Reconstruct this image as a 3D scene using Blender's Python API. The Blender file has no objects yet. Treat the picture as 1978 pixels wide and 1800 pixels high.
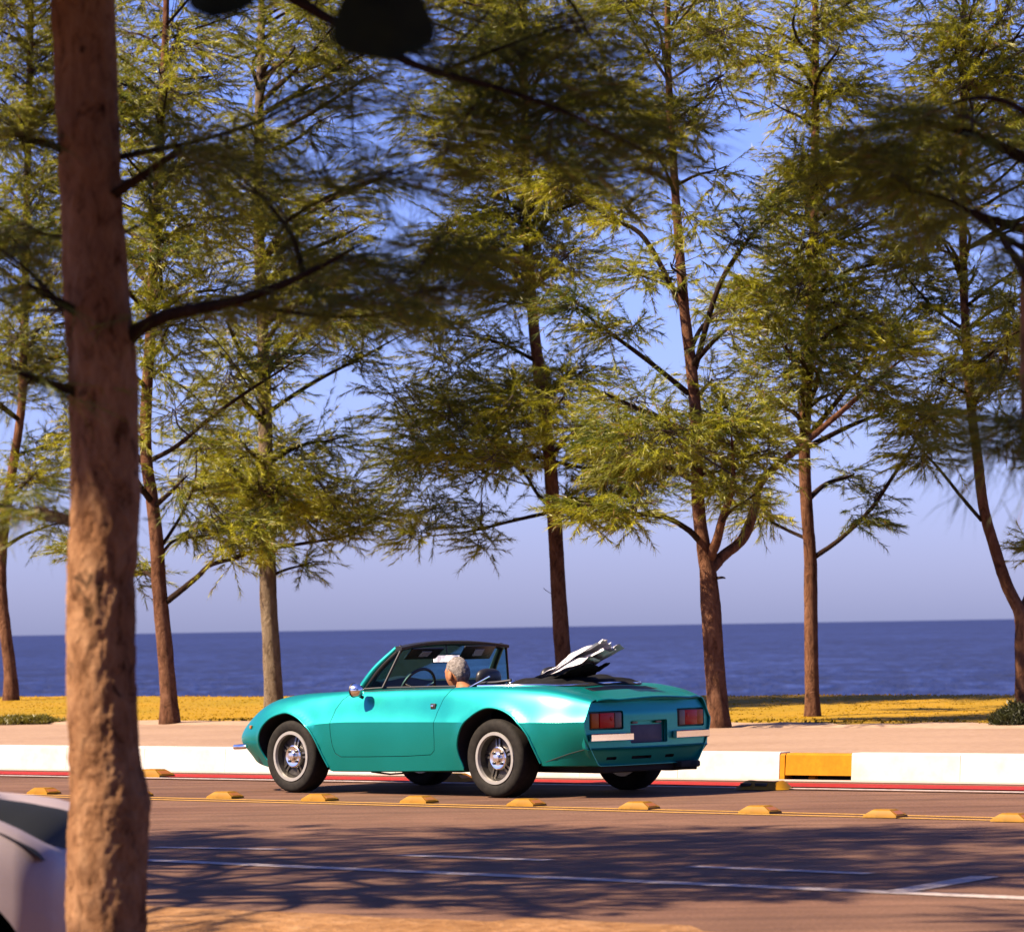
import bpy, bmesh, math, random
import numpy as np
from mathutils import Vector, Matrix, noise as mnoise

# ------------------------------------------------------------------ camera, sky, sun, exposure
SC = bpy.context.scene
COL = SC.collection
R = math.radians
F, CX, CY, CAM_H = 7500.0, 989.0, 900.0, 1.24
PITCH, ROLL = math.atan(311 / F), R(0.955)
fwd = np.array([0, math.cos(PITCH), math.sin(PITCH)])
up0 = np.cross(np.array([1.0, 0, 0]), fwd)
rgt = np.array([1.0, 0, 0]) * math.cos(ROLL) - up0 * math.sin(ROLL)
upv = up0 * math.cos(ROLL) + np.array([1.0, 0, 0]) * math.sin(ROLL)
CAM = np.array([0, 0, CAM_H])
cd = bpy.data.cameras.new('camera')
cam = bpy.data.objects.new('camera', cd)
COL.objects.link(cam)
m = Matrix.Identity(4)
for i in range(3):
    m[i][0], m[i][1], m[i][2], m[i][3] = rgt[i], upv[i], -fwd[i], CAM[i]
cam.matrix_world = m
cd.sensor_width = 36.0
cd.lens = 36.0 * F / 1978.0
cd.clip_start, cd.clip_end = 0.5, 120000.0
cd.dof.use_dof = True
cd.dof.focus_distance = 29.0
cd.dof.aperture_fstop = 5.6
SC.camera = cam

SUN_AZ, SUN_EL = R(71), R(46)            # azimuth: degrees to the left of straight behind the camera
to_sun = Vector((-math.sin(SUN_AZ) * math.cos(SUN_EL), -math.cos(SUN_AZ) * math.cos(SUN_EL), math.sin(SUN_EL)))
W = bpy.data.worlds.new('World')
SC.world = W
W.use_nodes = True
nt = W.node_tree
bgn = nt.nodes['Background']
sky = nt.nodes.new('ShaderNodeTexSky')
sky.sky_type = 'NISHITA'
sky.sun_disc = False
sky.sun_elevation = SUN_EL
sky.sun_rotation = math.atan2(to_sun.x, to_sun.y)
sky.air_density, sky.dust_density, sky.ozone_density = 1.0, 0.8, 2.0
tint = nt.nodes.new('ShaderNodeMix')
tint.data_type, tint.blend_type = 'RGBA', 'MULTIPLY'
tint.inputs['Factor'].default_value = 1.0
tint.inputs['B'].default_value = (0.545, 0.585, 1.18, 1)
nt.links.new(sky.outputs['Color'], tint.inputs['A'])
nt.links.new(tint.outputs['Result'], bgn.inputs['Color'])
bgn.inputs['Strength'].default_value = 0.05
sl = bpy.data.lights.new('sun', 'SUN')
sl.energy, sl.angle, sl.color = 5.0, R(0.53), (1.0, 0.81, 0.60)
sun = bpy.data.objects.new('sun', sl)
COL.objects.link(sun)
sun.rotation_euler = to_sun.to_track_quat('Z', 'Y').to_euler()
SC.view_settings.view_transform = 'Standard'
SC.view_settings.look = 'None'
SC.view_settings.gamma = 1.0
SC.view_settings.use_curve_mapping = False
SC.view_settings.exposure = 2.0
SC.render.engine = 'CYCLES'
SC.cycles.use_denoising = True
SC.cycles.max_bounces = 8
SC.cycles.transparent_max_bounces = 12

def ray(x, y):
    return fwd + rgt * (x - CX) / F - upv * (y - CY) / F
def onz(x, y, z=0.0):
    d = ray(x, y)
    return CAM + d * ((z - CAM_H) / d[2])
def at(x, y, Y):
    d = ray(x, y)
    return CAM + d * (Y / d[1])

# ------------------------------------------------------------------ helpers
def tag(o, label=None, cat=None, group=None, kind=None):
    if label: o['label'] = label
    if cat: o['category'] = cat
    if group: o['group'] = group
    if kind: o['kind'] = kind
    return o
def empty(name, loc=(0, 0, 0)):
    o = bpy.data.objects.new(name, None)
    o.location = loc
    o.empty_display_size = 0.2
    COL.objects.link(o)
    return o
def link(name, me, parent=None, mats=None):
    o = bpy.data.objects.new(name, me)
    COL.objects.link(o)
    if mats is not None:
        for mt in (mats if isinstance(mats, (list, tuple)) else [mats]):
            me.materials.append(mt)
    if parent: o.parent = parent
    return o
def finish(me, angle=None):
    if angle is None: return
    me.polygons.foreach_set('use_smooth', np.ones(len(me.polygons), dtype=bool))
    me.set_sharp_from_angle(angle=R(angle))
class MB:
    def __init__(s): s.v = []; s.f = []; s.m = []
    def add(s, vs, fs, mi=0):
        b = len(s.v)
        s.v += [tuple(map(float, p)) for p in vs]
        s.f += [tuple(i + b for i in f) for f in fs]
        s.m += [mi] * len(fs)
        return s
    def box(s, c, d, rz=0.0, bev=0.0, mi=0, M=None):
        x, y, z = d[0] / 2, d[1] / 2, d[2] / 2
        bm = bmesh.new()
        bmesh.ops.create_cube(bm, size=1.0)
        for p in bm.verts: p.co = Vector((p.co.x * d[0], p.co.y * d[1], p.co.z * d[2]))
        if bev: bmesh.ops.bevel(bm, geom=bm.edges[:], offset=bev, segments=2, affect='EDGES', profile=0.5)
        T = Matrix.Translation(c) @ Matrix.Rotation(rz, 4, 'Z') if M is None else M
        s.add([T @ p.co for p in bm.verts], [tuple(q.index for q in f.verts) for f in bm.faces], mi) if not bm.verts.index_update() else None
        bm.free()
        return s
    def tube(s, pts, rad, n=8, mi=0, cap=True, flat=1.0):
        pts = [np.array(p, float) for p in pts]
        k = len(pts)
        rad = [rad] * k if np.isscalar(rad) else list(rad)
        t0 = pts[1] - pts[0]
        ref = np.array([0, 0, 1.0]) if abs(t0[2]) < 0.9 * np.linalg.norm(t0) else np.array([1.0, 0, 0])
        a = np.cross(t0, ref); a /= np.linalg.norm(a)
        vs = []
        for i in range(k):
            t = pts[min(i + 1, k - 1)] - pts[max(i - 1, 0)]
            t = t / (np.linalg.norm(t) + 1e-12)
            a = a - t * (a @ t); a /= np.linalg.norm(a) + 1e-12
            b = np.cross(t, a)
            for j in range(n):
                q = 2 * math.pi * j / n
                vs.append(pts[i] + rad[i] * (a * math.cos(q) + b * math.sin(q) * flat))
        fs = [(i * n + j, i * n + (j + 1) % n, (i + 1) * n + (j + 1) % n, (i + 1) * n + j) for i in range(k - 1) for j in range(n)]
        if cap: fs += [tuple(range(n))[::-1], tuple((k - 1) * n + j for j in range(n))]
        return s.add(vs, fs, mi)
    def lathe(s, prof, n=48, mi=0, M=None, closed=False):
        # profile of (axial, radius); axis is local Y
        vs = []
        for (a, r_) in prof:
            for j in range(n):
                q = 2 * math.pi * j / n
                vs.append(Vector((r_ * math.cos(q), a, r_ * math.sin(q))))
        k = len(prof)
        fs = [(i * n + j, i * n + (j + 1) % n, (i + 1) * n + (j + 1) % n, (i + 1) * n + j) for i in range(k - 1) for j in range(n)]
        if closed: fs += [((k - 1) * n + j, (k - 1) * n + (j + 1) % n, (j + 1) % n, j) for j in range(n)]
        else: fs += [tuple(range(n))[::-1], tuple((k - 1) * n + j for j in range(n))]
        if M is not None: vs = [M @ p for p in vs]
        return s.add(vs, fs, mi)
    def prism(s, poly, axis, a, b, mi=0):
        # extrude a 2-D polygon along axis 0/1/2 between a and b
        def mk(p, q):
            l = list(p); l.insert(axis, q); return l
        n = len(poly)
        vs = [mk(p, a) for p in poly] + [mk(p, b) for p in poly]
        fs = [tuple(range(n))[::-1], tuple(range(n, 2 * n))] + [(i, (i + 1) % n, n + (i + 1) % n, n + i) for i in range(n)]
        return s.add(vs, fs, mi)
    def grid(s, P, mi=0, flip=False):
        P = np.asarray(P); a, b = P.shape[:2]
        fs = [(i * b + j, i * b + j + 1, (i + 1) * b + j + 1, (i + 1) * b + j) for i in range(a - 1) for j in range(b - 1)]
        if flip: fs = [f[::-1] for f in fs]
        return s.add(P.reshape(-1, 3), fs, mi)
    def mesh(s, name, angle=None, fix=False):
        me = bpy.data.meshes.new(name)
        me.from_pydata(s.v, [], s.f)
        if fix:
            bm = bmesh.new(); bm.from_mesh(me)
            bmesh.ops.recalc_face_normals(bm, faces=bm.faces)
            bm.to_mesh(me); bm.free()
        me.polygons.foreach_set('material_index', np.array(s.m, dtype=np.int32)) if any(s.m) else None
        finish(me, angle)
        return me
    def build(s, name, mats, parent=None, angle=35, fix=True):
        return link(name, s.mesh(name, angle, fix), parent, mats)

def pch(xs, ys):
    xs = np.array(xs, float); ys = np.array(ys, float)
    if xs[0] > xs[-1]: xs, ys = xs[::-1], ys[::-1]
    h = np.diff(xs); d = np.diff(ys) / h
    mm = np.zeros_like(xs)
    mm[0], mm[-1] = d[0], d[-1]
    for i in range(1, len(xs) - 1):
        if d[i - 1] * d[i] > 0:
            w1, w2 = 2 * h[i] + h[i - 1], h[i] + 2 * h[i - 1]
            mm[i] = (w1 + w2) / (w1 / d[i - 1] + w2 / d[i])
    def f(x):
        x = min(max(x, xs[0]), xs[-1])
        i = int(min(max(np.searchsorted(xs, x) - 1, 0), len(h) - 1))
        t = (x - xs[i]) / h[i]
        return float((2*t**3-3*t**2+1)*ys[i] + (t**3-2*t**2+t)*h[i]*mm[i] + (-2*t**3+3*t**2)*ys[i+1] + (t**3-t**2)*h[i]*mm[i+1])
    return f
def smooth_path(pts, k=6):
    pts = [np.array(p, float) for p in pts]
    if len(pts) < 3: return [pts[0] + (pts[-1] - pts[0]) * i / k for i in range(k + 1)]
    P = [2 * pts[0] - pts[1]] + pts + [2 * pts[-1] - pts[-2]]
    out = []
    for i in range(1, len(P) - 2):
        for j in range(k):
            t = j / k
            out.append(0.5 * (2*P[i] + (P[i+1]-P[i-1])*t + (2*P[i-1]-5*P[i]+4*P[i+1]-P[i+2])*t*t + (3*P[i]-P[i-1]-3*P[i+1]+P[i+2])*t**3))
    out.append(P[-2])
    return out

# ------------------------------------------------------------------ materials
AL = 0.555      # one scale for all diffuse albedos, set with the exposure
def dim(c): return tuple(v * AL for v in c)
def mat(name, col=(0.5, 0.5, 0.5), rough=0.6, metal=0.0, **kw):
    if metal < 0.9: col = dim(col)
    mt = bpy.data.materials.new(name)
    mt.use_nodes = True
    b = mt.node_tree.nodes['Principled BSDF']
    b.inputs['Base Color'].default_value = (*col, 1)
    b.inputs['Roughness'].default_value = rough
    b.inputs['Metallic'].default_value = metal
    for k, v in kw.items(): b.inputs[k.replace('_', ' ')].default_value = v
    return mt
class NB:
    """small node helper on top of a principled material"""
    def __init__(s, mt):
        s.t = mt.node_tree; s.b = s.t.nodes['Principled BSDF']; s.L = s.t.links.new
        s.tc = s.t.nodes.new('ShaderNodeTexCoord')
    def coord(s, scale=(1, 1, 1), src='Object', rot=(0, 0, 0)):
        n = s.t.nodes.new('ShaderNodeMapping'); n.inputs['Scale'].default_value = scale; n.inputs['Rotation'].default_value = rot
        s.L(s.tc.outputs[src], n.inputs['Vector']); return n.outputs['Vector']
    def noise(s, vec, scale=5, detail=4, rough=0.55, dist=0.0):
        n = s.t.nodes.new('ShaderNodeTexNoise')
        n.inputs['Scale'].default_value = scale; n.inputs['Detail'].default_value = detail
        n.inputs['Roughness'].default_value = rough; n.inputs['Distortion'].default_value = dist
        s.L(vec, n.inputs['Vector']); return n.outputs['Fac']
    def voro(s, vec, scale=5, feat='F1'):
        n = s.t.nodes.new('ShaderNodeTexVoronoi'); n.feature = feat; n.inputs['Scale'].default_value = scale
        s.L(vec, n.inputs['Vector']); return n.outputs['Distance']
    def ramp(s, fac, stops):
        n = s.t.nodes.new('ShaderNodeValToRGB'); e = n.color_ramp.elements
        while len(e) < len(stops): e.new(0.5)
        for i, (p, c) in enumerate(stops):
            e[i].position = p; e[i].color = (*c, 1) if len(c) == 3 else c
        s.L(fac, n.inputs['Fac']); return n.outputs['Color']
    def mix(s, fac, a, b, mode='MIX'):
        n = s.t.nodes.new('ShaderNodeMix'); n.data_type = 'RGBA'; n.blend_type = mode
        for k, v in (('Factor', fac), ('A', a), ('B', b)):
            if isinstance(v, (int, float)): n.inputs[k].default_value = v
            elif isinstance(v, tuple): n.inputs[k].default_value = (*v, 1)
            else: s.L(v, n.inputs[k])
        return n.outputs['Result']
    def bump(s, h, strength=0.3, dist=0.02):
        n = s.t.nodes.new('ShaderNodeBump'); n.inputs['Strength'].default_value = strength; n.inputs['Distance'].default_value = dist
        s.L(h, n.inputs['Height']); s.L(n.outputs['Normal'], s.b.inputs['Normal']); return n
    def color(s, c): s.L(c, s.b.inputs['Base Color'])
    def rough(s, c): s.L(c, s.b.inputs['Roughness'])
def G(v): return (v, v, v)

M = {}
def speck(name, cols, rough, scale, bump=0.3, dist=0.01, big=None, metal=0.0, src='Object', spec=0.10, **kw):
    mt = mat(name, cols[0], rough, metal, **kw)
    cols = [dim(c) for c in cols]
    n = NB(mt); v = n.coord(src=src)
    f = n.noise(v, scale, 6, 0.65)
    k = len(cols)
    c = n.ramp(f, [(0.3 + 0.4 * i / max(k - 1, 1), cols[i]) for i in range(k)])
    if big:
        g = n.noise(v, big[0], 3, 0.6)
        c = n.mix(n.ramp(g, [(0.38, G(0)), (0.66, G(1))]), c, n.mix(1.0, c, big[1], 'MULTIPLY'))
    n.color(c)
    if bump: n.bump(f, bump, dist)
    M[name] = mt
    if metal == 0.0: n.b.inputs['Specular IOR Level'].default_value = spec
    return mt
# asphalt: warm worn road with aggregate speckle, tyre-polished bands and patches
speck('asphalt', [(0.120, 0.064, 0.040), (0.195, 0.106, 0.066), (0.30, 0.170, 0.112)], 0.85, 55, 0.5, 0.006, (0.45, (0.78, 0.74, 0.74)))
n = NB(M['asphalt'])
base = M['asphalt'].node_tree
old = n.b.inputs['Base Color'].links[0].from_socket
st = n.ramp(n.noise(n.coord((0.18, 3.2, 1), rot=(0, 0, R(41))), 1.0, 4, 0.6), [(0.35, G(0.74)), (0.62, G(1.12))])
cr = n.ramp(n.noise(n.coord((0.9, 0.9, 1)), 1.0, 7, 0.7, 1.5), [(0.40, G(0.86)), (0.60, G(1.06))])
n.color(n.mix(1.0, n.mix(1.0, old, st, 'MULTIPLY'), cr, 'MULTIPLY'))
speck('dirt', [(0.24, 0.115, 0.045), (0.36, 0.19, 0.08), (0.45, 0.26, 0.13)], 0.95, 9, 0.8, 0.05, (1.3, (0.75, 0.7, 0.62)))
speck('pavement_concrete', [(0.31, 0.20, 0.13), (0.38, 0.255, 0.17), (0.43, 0.29, 0.20)], 0.9, 14, 0.25, 0.008, (0.5, (0.86, 0.84, 0.84)))
speck('sand_soil', [(0.38, 0.25, 0.165), (0.48, 0.33, 0.23)], 0.95, 8, 0.5, 0.03)
speck('grass_soil', [(0.32, 0.185, 0.008), (0.38, 0.215, 0.008), (0.43, 0.24, 0.010)], 0.95, 3.0, 0.5, 0.05, (0.35, (0.8, 0.9, 0.8)))
speck('kerb_white', [(0.66, 0.62, 0.57), (0.78, 0.75, 0.71)], 0.7, 9, 0.3, 0.005, (2.6, (0.84, 0.79, 0.74)))
speck('paint_yellow', [(0.50, 0.19, 0.004), (0.60, 0.24, 0.006)], 0.55, 26, 0.25, 0.004, (4.0, (0.88, 0.85, 0.8)))
speck('stud_yellow', [(0.20, 0.095, 0.003), (0.36, 0.175, 0.003), (0.44, 0.22, 0.004)], 0.5, 18, 0.3, 0.004, (9.0, (0.7, 0.66, 0.6)))
speck('line_white', [(0.24, 0.16, 0.13), (0.50, 0.42, 0.38), (0.62, 0.55, 0.51)], 0.7, 22, 0.1, 0.002)
speck('line_yellow', [(0.36, 0.19, 0.06), (0.62, 0.34, 0.07), (0.66, 0.38, 0.09)], 0.7, 22, 0.1, 0.002)
speck('line_red', [(0.30, 0.018, 0.014), (0.38, 0.024, 0.018), (0.44, 0.034, 0.024)], 0.7, 16, 0.1, 0.002, (1.2, (0.85, 0.9, 0.9)))
speck('gutter', [(0.45, 0.34, 0.28), (0.58, 0.46, 0.40)], 0.8, 12, 0.2, 0.004)
M['dark_hole'] = mat('dark_hole', (0.012, 0.01, 0.009), 0.9)
# bark
def bark(name, c0, c1, c2, sc, flake=0.35):
    mt = mat(name, c1, 0.92); n = NB(mt)
    c0, c1, c2 = dim(c0), dim(c1), dim(c2)
    v = n.coord((sc, sc, sc * 0.50)); f = n.noise(v, 1.0, 9, 0.72, 0.6)
    g = n.noise(n.coord((sc * .25, sc * .25, sc * 0.10)), 1.0, 4, 0.6)
    c = n.ramp(f, [(0.34, c0), (0.47, c1), (0.66, c2)])
    pit = n.ramp(n.noise(n.coord((sc * .55, sc * .55, sc * .40)), 1.0, 3, 0.5, 0.8), [(0.30, G(0.30)), (0.37, G(1))])
    c = n.mix(1.0, c, pit, 'MULTIPLY')
    c = n.mix(n.ramp(g, [(0.42, G(0)), (0.60, G(1))]), c, n.mix(1.0, c, (0.72, 0.66, 0.62), 'MULTIPLY'))
    n.color(c); n.bump(f, 1.0, 0.022 * flake / 0.35); n.b.inputs['Specular IOR Level'].default_value = 0.1
    M[name] = mt
bark('bark_near', (0.11, 0.045, 0.016), (0.36, 0.185, 0.090), (0.50, 0.285, 0.150), 18)
bark('bark_far', (0.06, 0.025, 0.012), (0.18, 0.082, 0.042), (0.29, 0.145, 0.080), 12, 0.8)
bark('bark_bough_shaded', (0.02, 0.012, 0.008), (0.042, 0.024, 0.015), (0.065, 0.038, 0.023), 14, 0.6)  # dark brown bough bark, darkened further to stand for shade
bark('bark_grey', (0.12, 0.085, 0.055), (0.23, 0.17, 0.11), (0.31, 0.24, 0.165), 12, 0.8)
M['twig'] = mat('twig', (0.055, 0.036, 0.022), 0.9)
def leafmat(name, gl=0.03, tr=0.45):
    mt = bpy.data.materials.new(name); mt.use_nodes = True
    t = mt.node_tree; t.nodes.clear(); L = t.links.new
    a = t.nodes.new('ShaderNodeAttribute'); a.attribute_name = 'Col'
    d = t.nodes.new('ShaderNodeBsdfDiffuse'); s = t.nodes.new('ShaderNodeBsdfTranslucent')
    g = t.nodes.new('ShaderNodeBsdfGlossy'); g.inputs['Roughness'].default_value = 0.45; g.inputs['Color'].default_value = (0.9, 0.9, 0.8, 1)
    mx = t.nodes.new('ShaderNodeMixShader'); mx.inputs[0].default_value = tr
    m2 = t.nodes.new('ShaderNodeMixShader'); m2.inputs[0].default_value = gl
    o = t.nodes.new('ShaderNodeOutputMaterial')
    L(a.outputs['Color'], d.inputs['Color']); L(a.outputs['Color'], s.inputs['Color'])
    L(d.outputs[0], mx.inputs[1]); L(s.outputs[0], mx.inputs[2]); L(mx.outputs[0], m2.inputs[1]); L(g.outputs[0], m2.inputs[2]); L(m2.outputs[0], o.inputs['Surface'])
    M[name] = mt
leafmat('needles'); leafmat('grass_blade', gl=0.0, tr=0.35)
mt = mat('broad_leaf_shaded', (0.035, 0.060, 0.012), 0.7); n = NB(mt)
n.color(n.ramp(n.noise(n.coord(), 18, 4), [(0.35, (0.005, 0.007, 0.002)), (0.65, (0.010, 0.013, 0.003))])); M['broad_leaf_shaded'] = mt; n.b.inputs['Specular IOR Level'].default_value = 0.08  # near-black leaf colour stands for the deep shade they hang in
# sea: deep blue body colour under a wind-roughened surface
mt = bpy.data.materials.new('sea_water'); mt.use_nodes = True
n = NB(mt)
w1 = n.noise(n.coord((0.20, 0.050, 1), rot=(0, 0, R(3))), 1.0, 5, 0.62, 0.6)
w2 = n.noise(n.coord((0.8, 0.20, 1), rot=(0, 0, R(-3))), 1.0, 5, 0.65, 0.4)
w3 = n.noise(n.coord((0.012, 0.0035, 1)), 1.0, 4, 0.6)
wc = n.ramp(n.mix(0.15, n.mix(0.55, w1, w2), w3), [(0.38, (0.0005, 0.0030, 0.021)), (0.50, (0.0018, 0.0080, 0.052)), (0.63, (0.016, 0.032, 0.125))])
t_ = mt.node_tree
df = t_.nodes.new('ShaderNodeBsdfDiffuse'); gs = t_.nodes.new('ShaderNodeBsdfGlossy'); gs.inputs['Roughness'].default_value = 0.38
mx = t_.nodes.new('ShaderNodeMixShader'); mx.inputs[0].default_value = 0.115
bp = t_.nodes.new('ShaderNodeBump'); bp.inputs['Strength'].default_value = 1.0; bp.inputs['Distance'].default_value = 2.6
n.L(n.mix(0.5, w1, w2), bp.inputs['Height']); n.L(bp.outputs['Normal'], gs.inputs['Normal'])
n.L(wc, df.inputs['Color']); n.L(df.outputs[0], mx.inputs[1]); n.L(gs.outputs[0], mx.inputs[2])
n.L(mx.outputs[0], t_.nodes['Material Output'].inputs['Surface'])
M['sea_water'] = mt
# car
def paint(name, col, metal, rough, coat):
    mt = mat(name, col, rough, metal, Coat_Weight=coat, Coat_Roughness=0.22); n = NB(mt)
    col = dim(col)
    f = n.noise(n.coord(), 420, 2, 0.5)
    n.color(n.ramp(f, [(0.3, tuple(c * 0.88 for c in col)), (0.7, tuple(min(1, c * 1.12) for c in col))]))
    d = n.noise(n.coord(), 2.2, 4, 0.6)
    n.rough(n.ramp(d, [(0.3, G(rough * 0.9)), (0.7, G(rough * 1.15))]))
    M[name] = mt
paint('teal_paint', (0.0, 0.385, 0.345), 0.74, 0.40, 0.26)
speck('rim_lip', [(0.42, .40, .37), (0.52, .50, .46)], 0.32, 20, 0.0, metal=0.35)
paint('silver_paint', (0.38, 0.31, 0.32), 0.1, 0.5, 0.05)
M['black_trim'] = mat('black_trim', (0.012, 0.011, 0.011), 0.5)
M['underbody'] = mat('underbody', (0.008, 0.008, 0.008), 0.9)
speck('black_fabric', [(0.010, 0.010, 0.010), (0.022, 0.021, 0.021)], 0.75, 60, 0.4, 0.004)
speck('black_vinyl', [(0.012, 0.012, 0.012), (0.02, 0.02, 0.02)], 0.42, 40, 0.2, 0.003, spec=.35)
speck('tyre_rubber', [(0.013, 0.012, 0.011), (0.030, 0.026, 0.022)], 0.75, 30, 0.3, 0.003)
M['polished'] = mat('polished', (0.78, 0.76, 0.72), 0.16, 1.0)
speck('wheel_dark', [(0.05, 0.045, 0.04), (0.10, 0.09, 0.08)], 0.45, 20, 0.1, 0.002, metal=0.7)
M['chrome'] = mat('chrome', (0.80, 0.79, 0.78), 0.12, 1.0)
M['mirror_glass'] = mat('mirror_glass', (0.85, 0.88, 0.9), 0.03, 1.0)
M['amber'] = mat('amber', (0.42, 0.14, 0.01), 0.35)
M['red_lens'] = mat('red_lens', (0.55, 0.014, 0.006), 0.4, Coat_Weight=0.1)
M['orange_lens'] = mat('orange_lens', (0.48, 0.11, 0.006), 0.4, Coat_Weight=0.1)
M['clear_lens'] = mat('clear_lens', (0.20, 0.15, 0.13), 0.4, Coat_Weight=0.1)
for k_ in ('red_lens', 'orange_lens', 'clear_lens'): M[k_].node_tree.nodes['Principled BSDF'].inputs['Specular IOR Level'].default_value = 0.15
speck('plate', [(0.085, 0.09, 0.13), (0.13, 0.135, 0.18)], 0.5, 9, 0.0)
def glass(name, col, gl=0.1):
    mt = bpy.data.materials.new(name); mt.use_nodes = True
    t = mt.node_tree; t.nodes.clear(); L = t.links.new
    a = t.nodes.new('ShaderNodeBsdfTransparent'); a.inputs['Color'].default_value = (*col, 1)
    g = t.nodes.new('ShaderNodeBsdfGlossy'); g.inputs['Roughness'].default_value = 0.02
    lw = t.nodes.new('ShaderNodeLayerWeight'); lw.inputs['Blend'].default_value = 0.12
    mx = t.nodes.new('ShaderNodeMixShader'); o = t.nodes.new('ShaderNodeOutputMaterial')
    L(lw.outputs['Fresnel'], mx.inputs[0]); L(a.outputs[0], mx.inputs[1]); L(g.outputs[0], mx.inputs[2]); L(mx.outputs[0], o.inputs['Surface'])
    M[name] = mt
glass('windscreen_glass', (0.38, 0.80, 0.74)); glass('dark_glass', (0.10, 0.14, 0.12))
speck('skin', [(0.42, 0.17, 0.075), (0.52, 0.23, 0.11)], 0.55, 30, 0.15, 0.002, Subsurface_Weight=0.0)
speck('hair_grey', [(0.10, 0.085, 0.075), (0.24, 0.21, 0.19), (0.40, 0.36, 0.33)], 0.7, 45, 0.8, 0.01)
speck('shirt', [(0.06, 0.075, 0.12), (0.09, 0.11, 0.16)], 0.85, 40, 0.3, 0.003)
mt = mat('pale_sheet', (0.6, 0.58, 0.6), 0.35); n = NB(mt)
f = n.noise(n.coord((1, 1, 1)), 5.5, 5, 0.6, 0.8)
n.color(n.ramp(f, [(0.26, (0.26, 0.24, 0.23)), (0.40, (0.40, 0.38, 0.39)), (0.58, (0.48, 0.46, 0.49))])); n.bump(f, 0.5, 0.02); M['pale_sheet'] = mt

# ------------------------------------------------------------------ ground, road, pavement, sea
rng = np.random.default_rng(7)
K0 = onz(989, 1497)
TH = R(40.0)
ee = np.array([math.cos(TH), -math.sin(TH), 0.0])      # along the road, to the right and nearer
pp = np.array([math.sin(TH), math.cos(TH), 0.0])       # across the road, towards the sea
def st(s, t, z=0.0):
    q = K0 + ee * s + pp * t
    return (q[0], q[1], z)
def to_st(P): return float((np.array(P)[:3] - K0) @ ee), float((np.array(P)[:3] - K0) @ pp)
def sheet(name, S, T, zf, mats, kind='structure', angle=60):
    P = [[st(s, t, zf(s, t)) for t in T] for s in S]
    o = MB().grid(P, flip=True).build(name, mats, None, angle, fix=False)
    tag(o, kind=kind)
    return o
def nz(s, t, sc, seed=0): return mnoise.noise(Vector((s * sc + seed, t * sc - seed, seed * 0.7)))
road = sheet('road', np.linspace(-150, 150, 61), np.linspace(-12.6, 0.6, 8), lambda s, t: 0.0, M['asphalt'])
def verge_z(s, t):
    d = max(0.0, -12.35 + 0.25 * nz(s, 0, 0.5) - t)
    return 0.012 - 0.27 * min(1, d / 2.4) ** 1.9 + (0.02 * nz(s, t, 1.7, 3) + 0.012 * nz(s, t, 6, 5)) * min(1, d * 3) - (0.06 if d <= 0 else 0)
verge = sheet('verge', np.concatenate([[-90, -60, -40], np.arange(-25, 25, 0.22), [40, 60, 90]]), np.concatenate([[-60, -45, -32, -26], np.arange(-22, -12.0, 0.22)]), verge_z, M['dirt'])
# painted strips along the road
def strip(name, p, q, w, mat_, z=0.004, ext=(0, 0), wob=0.0):
    A, B = onz(*p), onz(*q)
    d = B - A; L = np.linalg.norm(d); d /= L; nn = np.array([-d[1], d[0], 0])
    a0, a1 = -ext[0], L + ext[1]
    k = max(2, int((a1 - a0) / 0.12)) if wob else 2
    P = []
    for i, x in enumerate(np.linspace(a0, a1, k)):
        j1 = wob * mnoise.noise(Vector((x * 5, 0, p[1]))); j2 = wob * mnoise.noise(Vector((x * 5, 9, p[1])))
        c = A + d * x
        P.append([c - nn * (w / 2 + j1) + [0, 0, z], c + nn * (w / 2 + j2) + [0, 0, z]])
    o = MB().grid(P).build(name, mat_, None, None, fix=False)
    tag(o, kind='structure')
    return o
strip('lane_line', (290, 1662), (1978, 1735), 0.15, M['line_white'], 0.004, (30, 25), 0.012)
strip('lane_line', (300, 1637), (548, 1641), 0.12, M['line_white'], 0.004, (0, 0), 0.012)
strip('lane_line', (775, 1652), (1060, 1662), 0.12, M['line_white'], 0.004, (0, 0), 0.012)
strip('lane_line', (1335, 1674), (1680, 1688), 0.12, M['line_white'], 0.004, (0, 0), 0.012)
strip('lane_line', (1738, 1722), (1905, 1693), 0.15, M['line_white'], 0.004, (0, 0), 0.012)
strip('yellow_line', (0, 1533.5), (1978, 1581), 0.075, M['line_yellow'], 0.004, (60, 30), 0.006)
strip('yellow_line', (0, 1537), (1978, 1586), 0.075, M['line_yellow'], 0.004, (60, 30), 0.006)
strip('gutter', (0, 1486), (1978, 1514), 0.30, M['gutter'], 0.004, (60, 30))
strip('red_line', (0, 1493.5), (1978, 1524), 0.55, M['line_red'], 0.008, (60, 30), 0.012)
strip('white_edge_line', (0, 1499.5), (1978, 1532.5), 0.13, M['line_white'], 0.012, (60, 30), 0.01)
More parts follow.
